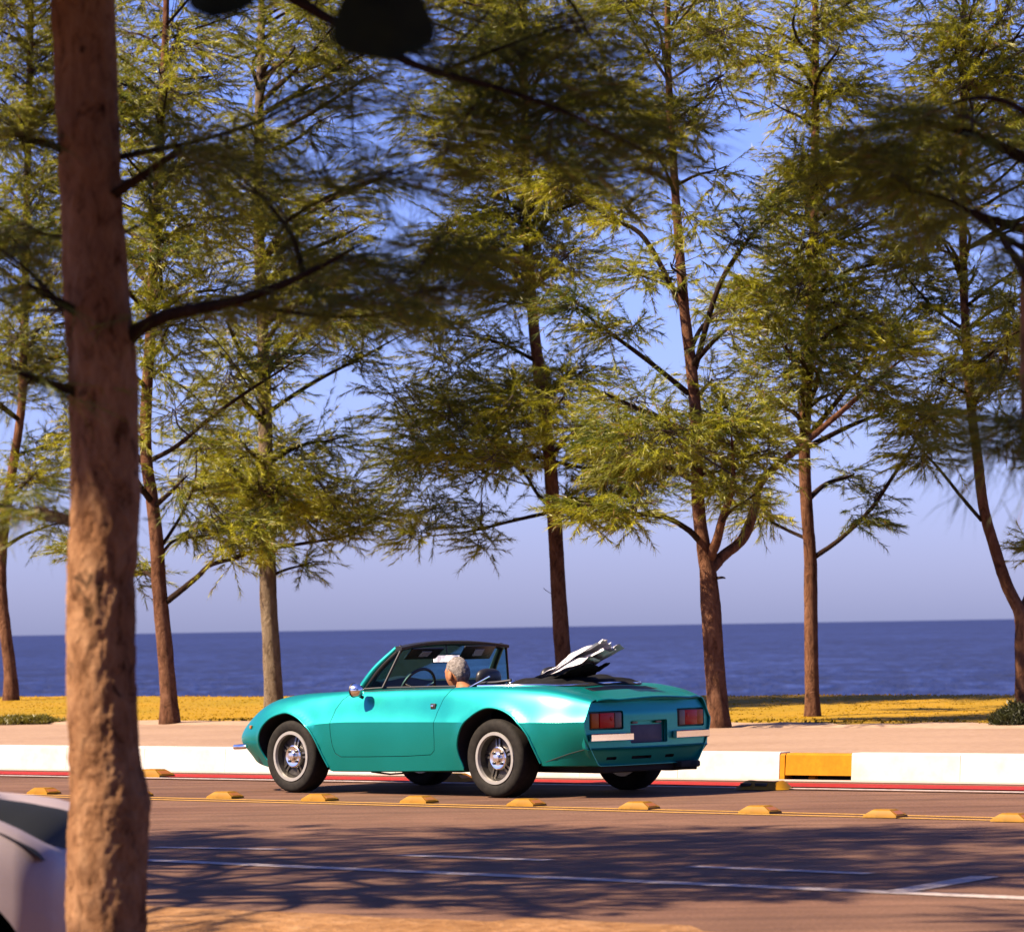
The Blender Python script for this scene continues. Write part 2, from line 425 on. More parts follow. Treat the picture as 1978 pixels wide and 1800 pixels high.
# kerb stones
KA, KB = onz(0, 1484), onz(1978, 1512)
kd = (KB - KA) / np.linalg.norm(KB - KA); kn = np.array([-kd[1], kd[0], 0])     # kn points to the sea side
def kx(x):      # distance along the kerb whose foot shows at photo column x
    lo, hi = -50.0, 60.0
    for _ in range(50):
        mdl = (lo + hi) / 2; q = KA + kd * mdl - CAM
        if CX + F * (q @ rgt) / (q @ fwd) < x: lo = mdl
        else: hi = mdl
    return lo
kerb = empty('kerb', KA); tag(kerb, kind='structure')
def stone(a, b, mat_, back=0.0, z0=-0.1, z1=0.215, name='kerb_stone', tilt=0.025, depth=0.17):
    mb = MB()
    pr = [(back, z0), (back + tilt * (z1 - max(z0, 0)) / 0.2, z1 - 0.015), (back + tilt + 0.015, z1), (back + depth, z1), (back + depth, z0)]
    vs, n_ = [], len(pr)
    for x in (a, b):
        for (d, z) in pr: vs.append(KA + kd * x + kn * d + np.array([0, 0, z]) - KA)
    fs = [tuple(range(n_)), tuple(range(2 * n_ - 1, n_ - 1, -1))] + [(i, n_ + i, n_ + (i + 1) % n_, (i + 1) % n_) for i in range(n_)]
    return mb.add(vs, fs).build(name, mat_, kerb, 30)
y0, y1 = kx(1503), kx(1642)
x = y0
while x > -34: stone(x - 1.0 + 0.004, x, M['kerb_white']); x -= 1.0
x = y1
while x < 34: stone(x + 0.004, x + 1.0, M['kerb_white']); x += 1.0
stone(y0 + 0.004, y0 + 0.05, M['paint_yellow'], 0.004, -0.1, 0.205, 'drain_cheek')
stone(y0 + 0.054, y1 - 0.004, M['paint_yellow'], 0.022, 0.036, 0.208, 'drain_lintel', 0.02, 0.14)
stone(y0 + 0.054, y1 - 0.004, M['dark_hole'], 0.12, -0.1, 0.033, 'drain_mouth', 0.0, 0.05)
stone(y0 + 0.25, y0 + 0.31, M['paint_yellow'], 0.06, -0.1, 0.034, 'drain_post', 0.0, 0.05)
# pavement behind the kerb
pave = sheet('pavement', np.linspace(-70, 60, 66), np.linspace(0.16, 7.6, 12), lambda s, t: 0.203, M['pavement_concrete'])
def pave_fix(o):      # start the sheet exactly behind the kerb stones
    for v in o.data.vertices:
        s_, t_ = to_st(v.co)
        if t_ < 0.3:
            k_ = KA + kd * float((np.array(v.co) - KA) @ kd) + kn * 0.16
            v.co.x, v.co.y = k_[0], k_[1]
pave_fix(pave)
def edge_t(s): return 6.9 + 0.012 * s + 0.28 * nz(s, 2, 0.35, 1) + 0.12 * nz(s, 4, 1.6, 2)
sand = MB().grid([[st(s, edge_t(s) - 0.55 + 0.16 * nz(s, 1, 1.1, 7), 0.2035), st(s, edge_t(s) - 0.38, 0.222 + 0.012 * nz(s, 5, 2.2)), st(s, edge_t(s) + 0.1, 0.232 + 0.016 * nz(s, 7, 2.5)), st(s, edge_t(s) + 0.7, 0.20)] for s in np.arange(-30, 26, 0.14)], flip=True).build('sand_edge', M['sand_soil'], None, 60, fix=False)
tag(sand, kind='structure')
RIDGE = 15.6
def grass_z(s, t):
    a = min(max((t - 6.8) / (RIDGE - 6.8), 0), 1)
    z = 0.215 + 0.10 * a + 0.02 * nz(s, t, 0.5, 3) + 0.01 * nz(s, t, 2.0, 9)
    if t > RIDGE: z -= 0.28 * (t - RIDGE) ** 1.15
    return z
lawn = sheet('lawn', np.concatenate([np.arange(-70, -26, 4.0), np.arange(-26, 22, 0.5), np.arange(22, 62, 4.0)]), np.concatenate([np.arange(6.7, 16.2, 0.5), np.arange(16.5, 30, 1.5)]), grass_z, M['grass_soil'])
def blades_obj(name, P, H, Wd, C, mat_, parent=None, lean=0.35, seed=1):
    r = np.random.default_rng(seed); n_ = len(P)
    an = r.uniform(0, 2 * np.pi, n_); sd = np.stack([np.cos(an), np.sin(an), np.zeros(n_)], 1) * (Wd / 2)[:, None]
    ln = r.normal(0, lean, (n_, 2)) * H[:, None]
    top = P + np.concatenate([ln, H[:, None]], 1)
    mid = P + np.concatenate([ln * 0.35, (H * 0.55)[:, None]], 1)
    V = np.stack([P - sd, P + sd, mid - sd * 0.8, mid + sd * 0.8, top], 1).reshape(-1, 3)
    b = np.arange(n_)[:, None] * 5
    return raw_mesh(name, V, np.concatenate([b + [0, 1, 3], b + [0, 3, 2], b + [2, 3, 4]], 0), np.repeat(C, 5, 0), mat_, parent)
def raw_mesh(name, V, Fc, C, mat_, parent=None):
    me = bpy.data.meshes.new(name); k = Fc.shape[1]
    me.vertices.add(len(V)); me.vertices.foreach_set('co', V.astype(np.float32).ravel())
    me.loops.add(Fc.size); me.loops.foreach_set('vertex_index', Fc.astype(np.int32).ravel())
    me.polygons.add(len(Fc)); me.polygons.foreach_set('loop_start', np.arange(0, Fc.size, k, dtype=np.int32))
    if C is not None:
        ca = me.color_attributes.new('Col', 'FLOAT_COLOR', 'POINT')
        ca.data.foreach_set('color', np.concatenate([C, np.ones((len(C), 1))], 1).astype(np.float32).ravel())
    me.update(calc_edges=True); me.validate()
    return link(name, me, parent, mat_)
N = 45000
ss, tt = rng.uniform(-24, 15, N), 6.75 + rng.uniform(0, 1, N) ** 0.9 * 9.4
ed = np.array([edge_t(s) for s in ss]); ok = tt > ed + 0.12 * rng.normal(0, 1, N) + 0.1
ss, tt, ed = ss[ok], tt[ok], ed[ok]
P = np.array([st(s, t, grass_z(s, t) - 0.01) for s, t in zip(ss, tt)])
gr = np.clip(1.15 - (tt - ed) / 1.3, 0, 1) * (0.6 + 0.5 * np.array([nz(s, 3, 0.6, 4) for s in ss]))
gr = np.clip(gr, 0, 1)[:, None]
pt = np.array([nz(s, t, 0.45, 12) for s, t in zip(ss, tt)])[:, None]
C = (1 - gr) * np.array([0.44, 0.25, 0.009]) + gr * np.array([0.10, 0.10, 0.016])  # greener towards the pavement edge; part of that darkness is painted shadow
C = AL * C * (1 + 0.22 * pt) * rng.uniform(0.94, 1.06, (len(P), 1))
H = rng.uniform(0.008, 0.020, len(P)) * (1 + 2.2 * gr[:, 0])
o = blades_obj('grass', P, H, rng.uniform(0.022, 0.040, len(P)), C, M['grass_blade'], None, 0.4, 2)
tag(o, 'dry golden grass on the strip between pavement and sea', 'grass', kind='stuff')
# sparse weeds on the near verge
N = 2600
ss, tt = rng.uniform(-14, 12, N), rng.uniform(-18.5, -12.6, N)
ok = np.array([nz(s, t, 0.9, 21) for s, t in zip(ss, tt)]) > 0.18
ss, tt = ss[ok], tt[ok]
P = np.array([st(s, t, verge_z(s, t) - 0.005) for s, t in zip(ss, tt)])
o = blades_obj('weeds', P, rng.uniform(0.03, 0.07, len(P)), np.full(len(P), 0.005), AL * np.array([0.28, 0.17, 0.05]) * rng.uniform(0.6, 1.2, (len(P), 1)), M['grass_blade'], None, 0.6, 3)
tag(o, 'thin dry weeds on the dirt verge', 'weeds', kind='stuff')
# sea with a swell that is real geometry near the shore
beach = sheet('beach', [-120, 120], [24, 60], lambda s, t: -2.2 - 0.05 * (t - 24), M['sand_soil'])
SEA_Z = -3.2
ys = np.concatenate([np.arange(150, 420, 1.6), np.geomspace(420, 60000, 60)])
xs = np.linspace(-1, 1, 121)
def swell(x, y):
    if y > 420: return 0
    a = 0.10 * math.sin(y * 0.42 + 1.6 * mnoise.noise(Vector((x * .02, y * .03, 1)))) + 0.13 * mnoise.noise(Vector((x * .10, y * .30, 4)))
    return a * min(1, (420 - y) / 150)
seaP = [[(x * (y * 0.16 + 60 if y < 3000 else y * 0.5), y, SEA_Z + swell(x * (y * 0.16 + 60), y)) for x in xs] for y in ys]
sea = MB().grid(seaP, flip=True).build('sea', M['sea_water'], None, 180, fix=False)
tag(sea, kind='structure')

# ------------------------------------------------------------------ trees
def nrm(a): return a / (np.linalg.norm(a, axis=-1, keepdims=True) + 1e-9)
class Tree:
    """a casuarina: displaced trunk, limbs, boughs to each foliage clump, thin twigs and needles"""
    def __init__(s, name, label, base, seed, barkm, group):
        s.root = empty(name, tuple(base)); s.base = np.array(base, float)
        tag(s.root, label, 'tree', group)
        s.rng = np.random.default_rng(seed); s.seed = seed; s.barkm = barkm
        s.skel = []; s.N = []; s.tw = MB(); s.simple = False
    def trunk(s, pts, rad, n=20, k=10, rough=0.06, name='trunk', fine=False):
        P = smooth_path([np.array(p) - s.base for p in pts], k)
        Rr = np.interp(np.linspace(0, 1, len(P)), np.linspace(0, 1, len(rad)), rad)
        mb = MB().tube(P, list(Rr), n)
        if rough:
            cen = np.repeat(np.array(P), n, 0); out = []
            for i, v in enumerate(mb.v[:len(cen)]):
                c = cen[i]; d = np.array(v) - c; r_ = Rr[i // n]
                q = Vector((v[0] / r_ * 1.1 + s.seed, v[1] / r_ * 1.1, v[2] / r_ * 0.35))
                f = 1 + rough * (1.2 * mnoise.noise(q) + 0.8 * mnoise.noise(q * 2.7))
                if fine:
                    q2 = Vector((v[0] * 34, v[1] * 34, v[2] * 15)); f += 0.050 * mnoise.noise(q2) + 0.040 * (0.3 - abs(mnoise.noise(q2 * 1.9))) + 0.030 * mnoise.noise(q2 * 4.1)
                    kn_ = mnoise.noise(Vector((v[0] * 9 + 3, v[1] * 9, v[2] * 5)))
                    f -= 0.30 * max(0, kn_ - 0.38)
                out.append(tuple(c + d * f))
            mb.v[:len(cen)] = out
        s.skel += list(zip(P, Rr))
        return mb.build(name, s.barkm if max(rad) > .052 else M['bark_bough_shaded'], s.root, 70)
    def limb(s, pts, r0, r1, n=8):
        return s.trunk(pts, [r0, r0 * .75 + r1 * .25, r0 * .5 + r1 * .3, r1 * .45], n, 7, 0.08, 'branch')
    def clump(s, c, rad, dens=1.0, tuft=1.0, bough=True, droop=0.25, hue=None, flat=0.75, anchor=None, nl=(0.055, 0.125), wd=0.0080, kn=(49, 66), spread=0.44):
        """foliage mass: c world centre, rad (x, y, z) radii in metres"""
        r = s.rng; c = np.array(c) - s.base; rad = np.array(rad, float)
        if anchor is None:
            Q = np.array([p for p, _ in s.skel]); RQ = np.array([q for _, q in s.skel])
            d = Q - c; cost = np.linalg.norm(d, axis=1) + 1.1 * np.maximum(0, d[:, 2] + 0.35 * np.linalg.norm(d[:, :2], axis=1)) - 2.0 * np.minimum(RQ, 0.1)
            i = int(np.argmin(cost)); a, ra = Q[i], RQ[i]
        else: a, ra = np.array(anchor) - s.base, 0.05
        dist = np.linalg.norm(c - a)
        ax = nrm(c - a) if dist > 0.15 else nrm(np.array([*r.normal(0, 1, 2), 0.6]))
        if bough:
            mid = (a + c) / 2 + np.array([*r.normal(0, 0.06, 2), r.uniform(-0.02, 0.10)]) * max(dist, 0.3)
            end = c + ax * rad.mean() * 0.6
            pth = smooth_path([a, mid, c, end], 5)
            rb = min(ra * 0.55, 0.02 + 0.016 * dist)
            rr = np.linspace(rb, 0.006, len(pth))
            MB().tube(pth[::2] if rb < .03 else pth, list(rr)[::2] if rb < .03 else list(rr), 3 if rb < .03 else 6).build('branch', M['bark_bough_shaded'] if rb > 0.02 else M['twig'], s.root, 60)
            core = np.array(pth[6:])
        else: core = np.array([c])
        nt_ = int(395 * dens * max(0.3, (rad[0] * rad[1] * rad[2]) ** (1 / 3.0)) ** 2)
        hu = s.rng.uniform(0, 1) if hue is None else hue
        axis = nrm(np.array([c[0], c[1], 0.0])) if np.hypot(c[0], c[1]) > .2 else np.zeros(3)
        q = nrm(r.normal(0, 1, (nt_, 3))) * (r.uniform(0.02, 1.0, (nt_, 1)) ** 0.45)
        pos = c + q * rad
        dd = nrm((nrm(q * rad) * 0.75 + axis * 0.45 + r.normal(0, 0.35, (nt_, 3))) * np.array([1, 1, 0.55]) + np.array([0, 0, 0.06]))
        tl = r.uniform(0.16, 0.42, (nt_, 1)) * tuft ** 0.5
        for i in range(nt_):
            if i % 2 == 0:
                st_ = core[r.integers(len(core))]
                s.tw.tube([st_ + (pos[i] - st_) * r.uniform(0, .3), pos[i]], [0.0075 * tuft, 0.003 * tuft], 3, cap=False)
        k = int(r.integers(*kn)); kt = nt_ * k
        u = r.uniform(-0.25, 1.0, (kt, 1))
        D = np.repeat(dd, k, 0); base = np.repeat(pos, k, 0) + D * np.repeat(tl, k, 0) * u
        base[:, 2] -= (droop * 0.35 * np.repeat(tl, k, 0) * np.maximum(u, 0) ** 2)[:, 0]
        dr = nrm(D * 0.95 + r.normal(0, spread, (kt, 3)) * np.array([1, 1, flat]) + np.array([0, 0, -droop * 0.55]))
        ln = r.uniform(nl[0], nl[1], (kt, 1))
        s.N.append((base, dr, ln, np.repeat(hu + r.normal(0, 0.16, nt_), k), np.full(kt, droop), np.full(kt, wd)))
    def finish(s):
        if s.tw.v: tag(s.tw.build('twig', M['twig'], s.root, None, fix=False), kind='stuff')
        base = np.concatenate([a[0] for a in s.N]); dr = np.concatenate([a[1] for a in s.N]); ln = np.concatenate([a[2] for a in s.N]); hu = np.concatenate([a[3] for a in s.N]); dp = np.concatenate([a[4] for a in s.N])[:, None]; width = np.concatenate([a[5] for a in s.N])[:, None]
        r = s.rng; n_ = len(base)
        sd = nrm(np.cross(dr, nrm(r.normal(0, 1, (n_, 3))))) * width / 2
        m1 = base + dr * ln * 0.55; tip = base + dr * ln + np.array([0, 0, -1]) * ln * dp * 0.55
        hu = np.clip(hu, 0, 1)[:, None]
        C = (1 - hu) * np.array([0.048, 0.068, 0.006]) + hu * np.array([0.285, 0.270, 0.009])
        C = 1.18 * C * r.uniform(0.75, 1.2, (n_, 1))
        br = r.uniform(0, 1, (n_, 1)) < 0.05
        C = np.where(br, np.array([0.22, 0.11, 0.03]), C)
        if s.simple or n_ > 60000:      # distant crowns: one tapered blade per needle
            V = np.stack([base - sd, base + sd, tip], 1).reshape(-1, 3)
            return raw_mesh('crown', V, np.arange(3 * n_).reshape(-1, 3), np.repeat(C, 3, 0), M['needles'], s.root)
        V = np.stack([base - sd * 0.7, base + sd * 0.7, m1 - sd, m1 + sd, tip], 1).reshape(-1, 3)
        b = np.arange(n_)[:, None] * 5
        Fc = np.concatenate([b + [0, 1, 3], b + [0, 3, 2], b + [2, 3, 4]], 0)
        return raw_mesh('crown', V, Fc, np.repeat(C, 5, 0), M['needles'], s.root)
GB = 'casuarina trees along the seafront pavement'
def px_path(pts, Y, dY=0.0):
    n_ = len(pts)
    return [at(x, y, Y + dY * i / max(n_ - 1, 1)) for i, (x, y) in enumerate(pts)]
# lower outline of the foliage along the row and the open patches of sky in it (photo columns and rows)
LOW = ([-80, 60, 200, 300, 420, 500, 640, 740, 800, 900, 1000, 1120, 1250, 1400, 1500, 1600, 1700, 1790, 1850, 1920, 2060], [960, 985, 960, 960, 1010, 1050, 1030, 985, 930, 985, 950, 880, 930, 925, 880, 780, 800, 850, 780, 770, 800])
GAPS = [(640, 745, 95, 65), (1292, 630, 62, 85), (1425, 285, 48, 130), (1395, 690, 36, 60), (1120, 610, 60, 42), (1850, 545, 75, 45), (1715, 110, 45, 75), (345, 770, 50, 40), (60, 830, 55, 45), (1300, 110, 45, 55), (835, 370, 60, 30), (740, 700, 80, 34), (1430, 480, 34, 60), (1180, 690, 45, 36), (1960, 340, 36, 30), (600, 300, 36, 50), (470, 170, 40, 40), (1660, 820, 60, 40), (1240, 400, 40, 50), (980, 660, 34, 28), (330, 860, 40, 45), (1100, 930, 60, 40), (1540, 890, 60, 40), (720, 230, 40, 40), (790, 120, 40, 40), (1800, 640, 34, 40), (1150, 460, 36, 26), (240, 640, 30, 40), (880, 600, 50, 20), (1960, 870, 40, 50), (1720, 740, 40, 34)]
TRX = [(50, 11), (295, 12), (507, 13), (1030, 14), (1318, 15), (1570, 16), (1868, 17)]
FILL = {k: [] for _, k in TRX}
_r = random.Random(77)
for gy in range(-60, 1060, 52):
    for gx in range(-60, 2050, 60):
        x, y = gx + _r.uniform(-28, 28) + (30 if (gy // 52) % 2 else 0), gy + _r.uniform(-24, 24)
        if y > np.interp(x, *LOW) - 30: continue
        if any(((x - a) / (c + 40)) ** 2 + ((y - b) / (d + 30)) ** 2 < 1 for a, b, c, d in GAPS): continue
        dn = mnoise.noise(Vector((x / 120, y / 85, 9.5))) + .6 * mnoise.noise(Vector((x / 55, y / 45, 2.5)))
        if dn < -.30: continue
        k = min(TRX, key=lambda q: abs(q[0] - x) + _r.uniform(0, 90))[1]
        FILL[k].append((x, y, _r.uniform(48, 78), _r.uniform(34, 54), max(.25, .70 + 1.1 * dn), min(1, max(0, .5 + .45 * mnoise.noise(Vector((x / 160, y / 130, 3))) + _r.uniform(-.15, .15))), _r.uniform(-1.6, 1.6)))
def bg_tree(label, seed, base_px, tr, rad, limbs, clumps, barkm=None, z=0.22, extra=5, Y=None, ext_top=True):
    b = onz(base_px[0], base_px[1], z) if Y is None else at(base_px[0], base_px[1], Y)
    b = np.array([b[0], b[1], grass_z(*to_st(b)) if to_st(b)[1] > 6.6 else 0.2]) if True else b
    Y = b[1]; pxm = F / Y
    T = Tree('casuarina_tree', label, b, seed, barkm or M['bark_far'], GB)
    pts = [b - np.array([0, 0, 0.08])] + px_path(tr, Y)
    tk = {11: .72, 12: .64, 13: .78, 14: .86, 15: .68, 16: .77, 17: .77}.get(seed, 1.0)
    rad = [r_ * (tk + (.18 if i == 0 else 0)) for i, r_ in enumerate(rad)]
    T.trunk(pts, rad, 18, 8, 0.05)
    for (lp, r0, r1, dy) in limbs:
        T.limb([p + T.rng.normal(0, .015, 3) * (0 if i == 0 else 1) for i, p in enumerate(px_path(lp, Y, dy))], r0 * .62, r1 * .6)
        if r0 > r1 >= .01 and len(lp) > 2:
            for q in (.62, .78, .92, 1.04):
                a = np.array(lp[-2]) * (1 - q) + np.array(lp[-1]) * q if q > .8 else np.array(lp[-3]) * (.8 - q) / .8 + np.array(lp[-2]) * (q / .8)
                T.clump(at(a[0] + T.rng.normal(0, 14), a[1] - 8 + T.rng.normal(0, 12), Y + dy * q), (46 / pxm, 40 / pxm, 26 / pxm), .75)
    for cl in list(clumps) + FILL.get(seed, []):
        x, y, rx, ry = cl[:4]; dens = cl[4] if len(cl) > 4 else 1.0; hue = cl[5] if len(cl) > 5 else None
        dy = cl[6] if len(cl) > 6 else T.rng.uniform(-0.9, 0.9)
        T.clump(at(x, y, Y + dy), (rx / pxm, max(rx, ry) / pxm * 0.85, ry / pxm), dens, hue=hue)
    # the part of the crown above the picture, so that it ends like a tree
    top = np.array(pts[-1]); zt = top[2]
    for i in range(extra):
        a = T.rng.uniform(0, 2 * math.pi); h_ = T.rng.uniform(0.2, 3.2); w_ = 1.7 * (1 - h_ / 4.2)
        c = top + np.array([math.cos(a) * w_ * T.rng.uniform(0.2, 1), math.sin(a) * w_, h_])
        T.clump(c, (0.55, 0.55, 0.4), 0.55)
    T.finish()
    return T
# each entry: trunk polyline in photo columns/rows (turned into points at the tree's own distance), limbs, foliage masses
bg_tree('thin leaning casuarina at the far left edge behind the near trunk', 11, (22, 1362),
    [(20, 1300), (8, 1200), (2, 1120), (8, 1020), (25, 900), (40, 800), (46, 700), (50, 500), (55, 250), (60, 0), (60, -200)], [.15, .13, .12, .11, .10, .09, .085, .08, .07, .06, .03],
    [([(28, 880), (90, 860), (140, 850)], .03, .012, 0.3), ([(8, 1000), (-60, 960), (-120, 900)], .04, .015, -0.4)],
    [(60, 930, 80, 55, 1.0, .35), (110, 1010, 60, 45, .8, .4), (40, 660, 75, 60, 1.3, .8), (90, 560, 80, 60, 1.0, .7), (20, 760, 60, 50, .8, .5), (70, 400, 90, 70, 1.1, .6), (30, 250, 80, 80, 1.2, .75), (80, 120, 90, 80, 1.1, .6), (20, 20, 80, 70, 1.2, .7), (160, 300, 70, 70, .8, .4), (130, 780, 60, 45, .7, .4)])
bg_tree('reddish casuarina with a low forked side branch just right of the near trunk', 12, (328, 1396),
    [(326, 1350), (318, 1250), (308, 1140), (303, 1050), (293, 960), (283, 890), (282, 800), (290, 650), (300, 450), (310, 250), (320, 50), (325, -200)], [.17, .15, .14, .13, .12, .11, .105, .10, .09, .08, .06, .03],
    [([(318, 1165), (350, 1135), (385, 1112), (405, 1092), (470, 1072), (500, 1050)], .065, .02, -0.7), ([(305, 1125), (285, 1108), (255, 1098), (200, 1070)], .05, .02, 0.6), ([(312, 1070), (340, 1045), (400, 1035), (470, 1025)], .035, .012, .5), ([(290, 890), (340, 860), (400, 810), (470, 760), (560, 700), (650, 640)], .05, .015, -1.0), ([(312, 1055), (350, 1000), (372, 930), (380, 860)], .035, .012, 0.6)],
    [(350, 930, 60, 60, .5, .3), (410, 1000, 60, 45, .6, .35), (340, 800, 70, 60, .9, .5), (430, 740, 70, 60, .8, .4), (320, 640, 90, 70, 1.0, .5), (420, 560, 90, 70, 1.0, .7), (300, 480, 90, 80, 1.2, .85), (400, 430, 100, 70, 1.3, .95), (330, 330, 90, 80, 1.0, .6), (440, 300, 90, 70, .8, .5), (300, 200, 90, 80, .9, .5), (400, 150, 100, 70, .7, .4), (330, 50, 90, 70, .8, .5), (450, 30, 90, 60, .6, .4), (240, 560, 70, 60, .8, .6)])
bg_tree('grey barked casuarina with a full low crown behind the car bonnet', 13, (531, 1378),
    [(529, 1345), (524, 1250), (518, 1150), (516, 1060), (514, 950), (512, 800), (508, 650), (500, 450), (500, 250), (505, 50), (505, -200)], [.155, .15, .14, .135, .13, .115, .10, .09, .08, .06, .03],
    [([(516, 1060), (600, 1048), (680, 1030), (760, 990)], .04, .012, -.6), ([(514, 980), (460, 940), (420, 880)], .04, .014, .4), ([(512, 800), (600, 740), (700, 690), (790, 640)], .05, .015, .7)],
    [(530, 960, 85, 70, 1.6, .75), (610, 990, 85, 55, 1.4, .55), (680, 950, 70, 55, 1.1, .4), (470, 970, 65, 60, 1.2, .5), (560, 870, 90, 60, 1.3, .5), (640, 850, 70, 50, .8, .25), (510, 1040, 60, 40, 1.2, .7), (450, 850, 65, 55, .8, .35), (530, 750, 60, 55, .8, .4), (480, 650, 80, 60, .9, .5), (590, 640, 60, 40, .5, .4), (560, 520, 90, 60, .9, .55), (470, 480, 80, 60, .8, .8), (640, 500, 90, 60, .8, .5), (540, 380, 90, 60, .8, .6), (640, 380, 90, 60, .7, .5), (500, 250, 90, 70, .8, .6), (610, 240, 90, 60, .6, .4), (540, 120, 90, 70, .7, .5), (640, 90, 80, 60, .5, .4), (560, 10, 90, 60, .6, .5), (590, 1090, 22, 34, .8, .3), (700, 1010, 60, 30, .8, .3)], M['bark_grey'])
bg_tree('slender dark casuarina rising behind the open cockpit', 14, (1092, 1376),
    [(1090, 1310), (1084, 1220), (1078, 1130), (1074, 1050), (1068, 970), (1062, 890), (1050, 780), (1032, 640), (1020, 480), (1015, 300), (1012, 100), (1010, -200)], [.13, .115, .11, .105, .10, .095, .085, .08, .07, .06, .05, .03],
    [([(1060, 990), (1000, 1008), (900, 1030), (800, 1035)], .04, .012, -.6), ([(1070, 985), (1130, 978), (1200, 972)], .035, .012, .4), ([(1058, 975), (1035, 945), (1000, 880), (985, 820)], .04, .015, .5), ([(1062, 885), (960, 880), (860, 890)], .045, .014, -.5), ([(1062, 890), (1150, 910), (1260, 935)], .04, .014, .5), ([(1074, 1012), (1100, 990), (1150, 940)], .025, .01, .3), ([(1050, 1135), (1062, 1140), (1078, 1150)], .004, .014, 0), ([(1040, 700), (960, 660), (860, 640)], .04, .014, -.5)],
    [(960, 780, 95, 70, 1.7, .65), (860, 800, 85, 60, 1.4, .5), (1050, 760, 85, 60, 1.6, .8), (1130, 720, 80, 50, 1.2, .55), (900, 890, 85, 50, 1.2, .35), (800, 900, 80, 50, .9, .3), (980, 890, 70, 45, .8, .3), (1120, 830, 90, 50, 1.5, .7), (870, 700, 90, 50, 1.2, .6), (790, 830, 70, 50, .7, .3), (830, 970, 80, 40, .7, .25), (930, 980, 70, 35, .5, .2), (980, 560, 90, 55, 1.0, .6), (1090, 500, 90, 55, 1.0, .6), (900, 480, 90, 50, .9, .5), (820, 600, 80, 45, .6, .4), (990, 420, 80, 55, .8, .5), (1100, 330, 90, 60, .7, .5), (940, 320, 90, 50, .7, .5), (1010, 210, 90, 60, .8, .5), (1110, 180, 80, 60, .8, .5), (900, 170, 90, 50, .6, .4), (980, 70, 90, 60, .8, .5), (1090, 40, 80, 60, .8, .5), (750, 760, 60, 40, .5, .25), (1190, 930, 60, 35, .5, .35)])
bg_tree('stout casuarina forking into three stems behind the car tail', 15, (1388, 1402),
    [(1387, 1370), (1380, 1280), (1374, 1190), (1368, 1110), (1360, 1060), (1350, 990), (1346, 900), (1344, 800), (1332, 680), (1322, 600), (1310, 450), (1300, 300), (1290, 100), (1290, -200)], [.17, .155, .15, .15, .12, .10, .095, .09, .085, .08, .07, .06, .05, .03],
    [([(1368, 1085), (1385, 1050), (1400, 1000), (1410, 930), (1412, 830)], .09, .03, -.5), ([(1372, 1100), (1395, 1078), (1435, 1040), (1460, 990), (1470, 930), (1540, 870), (1620, 800), (1700, 730), (1750, 690)], .10, .03, .9), ([(1352, 1045), (1325, 1018), (1285, 998), (1215, 990), (1130, 985)], .055, .02, -.6), ([(1345, 930), (1290, 905), (1220, 890), (1160, 860)], .06, .02, .6), ([(1330, 760), (1260, 700), (1180, 640), (1100, 590)], .05, .018, -.6), ([(1374, 1118), (1390, 1118), (1404, 1112)], .03, .004, -.2), ([(1325, 610), (1250, 460), (1180, 420), (1080, 360)], .05, .018, .5), ([(1340, 720), (1390, 560), (1440, 470), (1500, 400)], .05, .018, -.5)],
    [(1350, 830, 80, 60, 1.7, .75), (1430, 820, 75, 60, 1.5, .6), (1270, 850, 75, 50, 1.1, .5), (1480, 870, 65, 50, 1.1, .55), (1390, 910, 80, 40, .9, .4), (1200, 900, 65, 40, .7, .4), (1190, 770, 60, 45, .6, .5), (1370, 740, 70, 45, 1.0, .7), (1300, 520, 75, 55, .7, .5), (1400, 640, 50, 40, .5, .4), (1230, 530, 75, 45, .7, .4), (1340, 420, 75, 60, .8, .5), (1250, 330, 80, 60, .8, .5), (1380, 330, 50, 60, .6, .5), (1300, 230, 80, 60, 1.0, .65), (1210, 230, 80, 60, .9, .5), (1380, 160, 80, 60, .9, .55), (1280, 100, 90, 60, .8, .5), (1380, 60, 80, 60, .9, .5), (1200, 90, 80, 60, .7, .5), (1230, 975, 55, 22, .6, .3), (1450, 960, 40, 40, .4, .3), (1160, 640, 55, 35, .4, .4)])
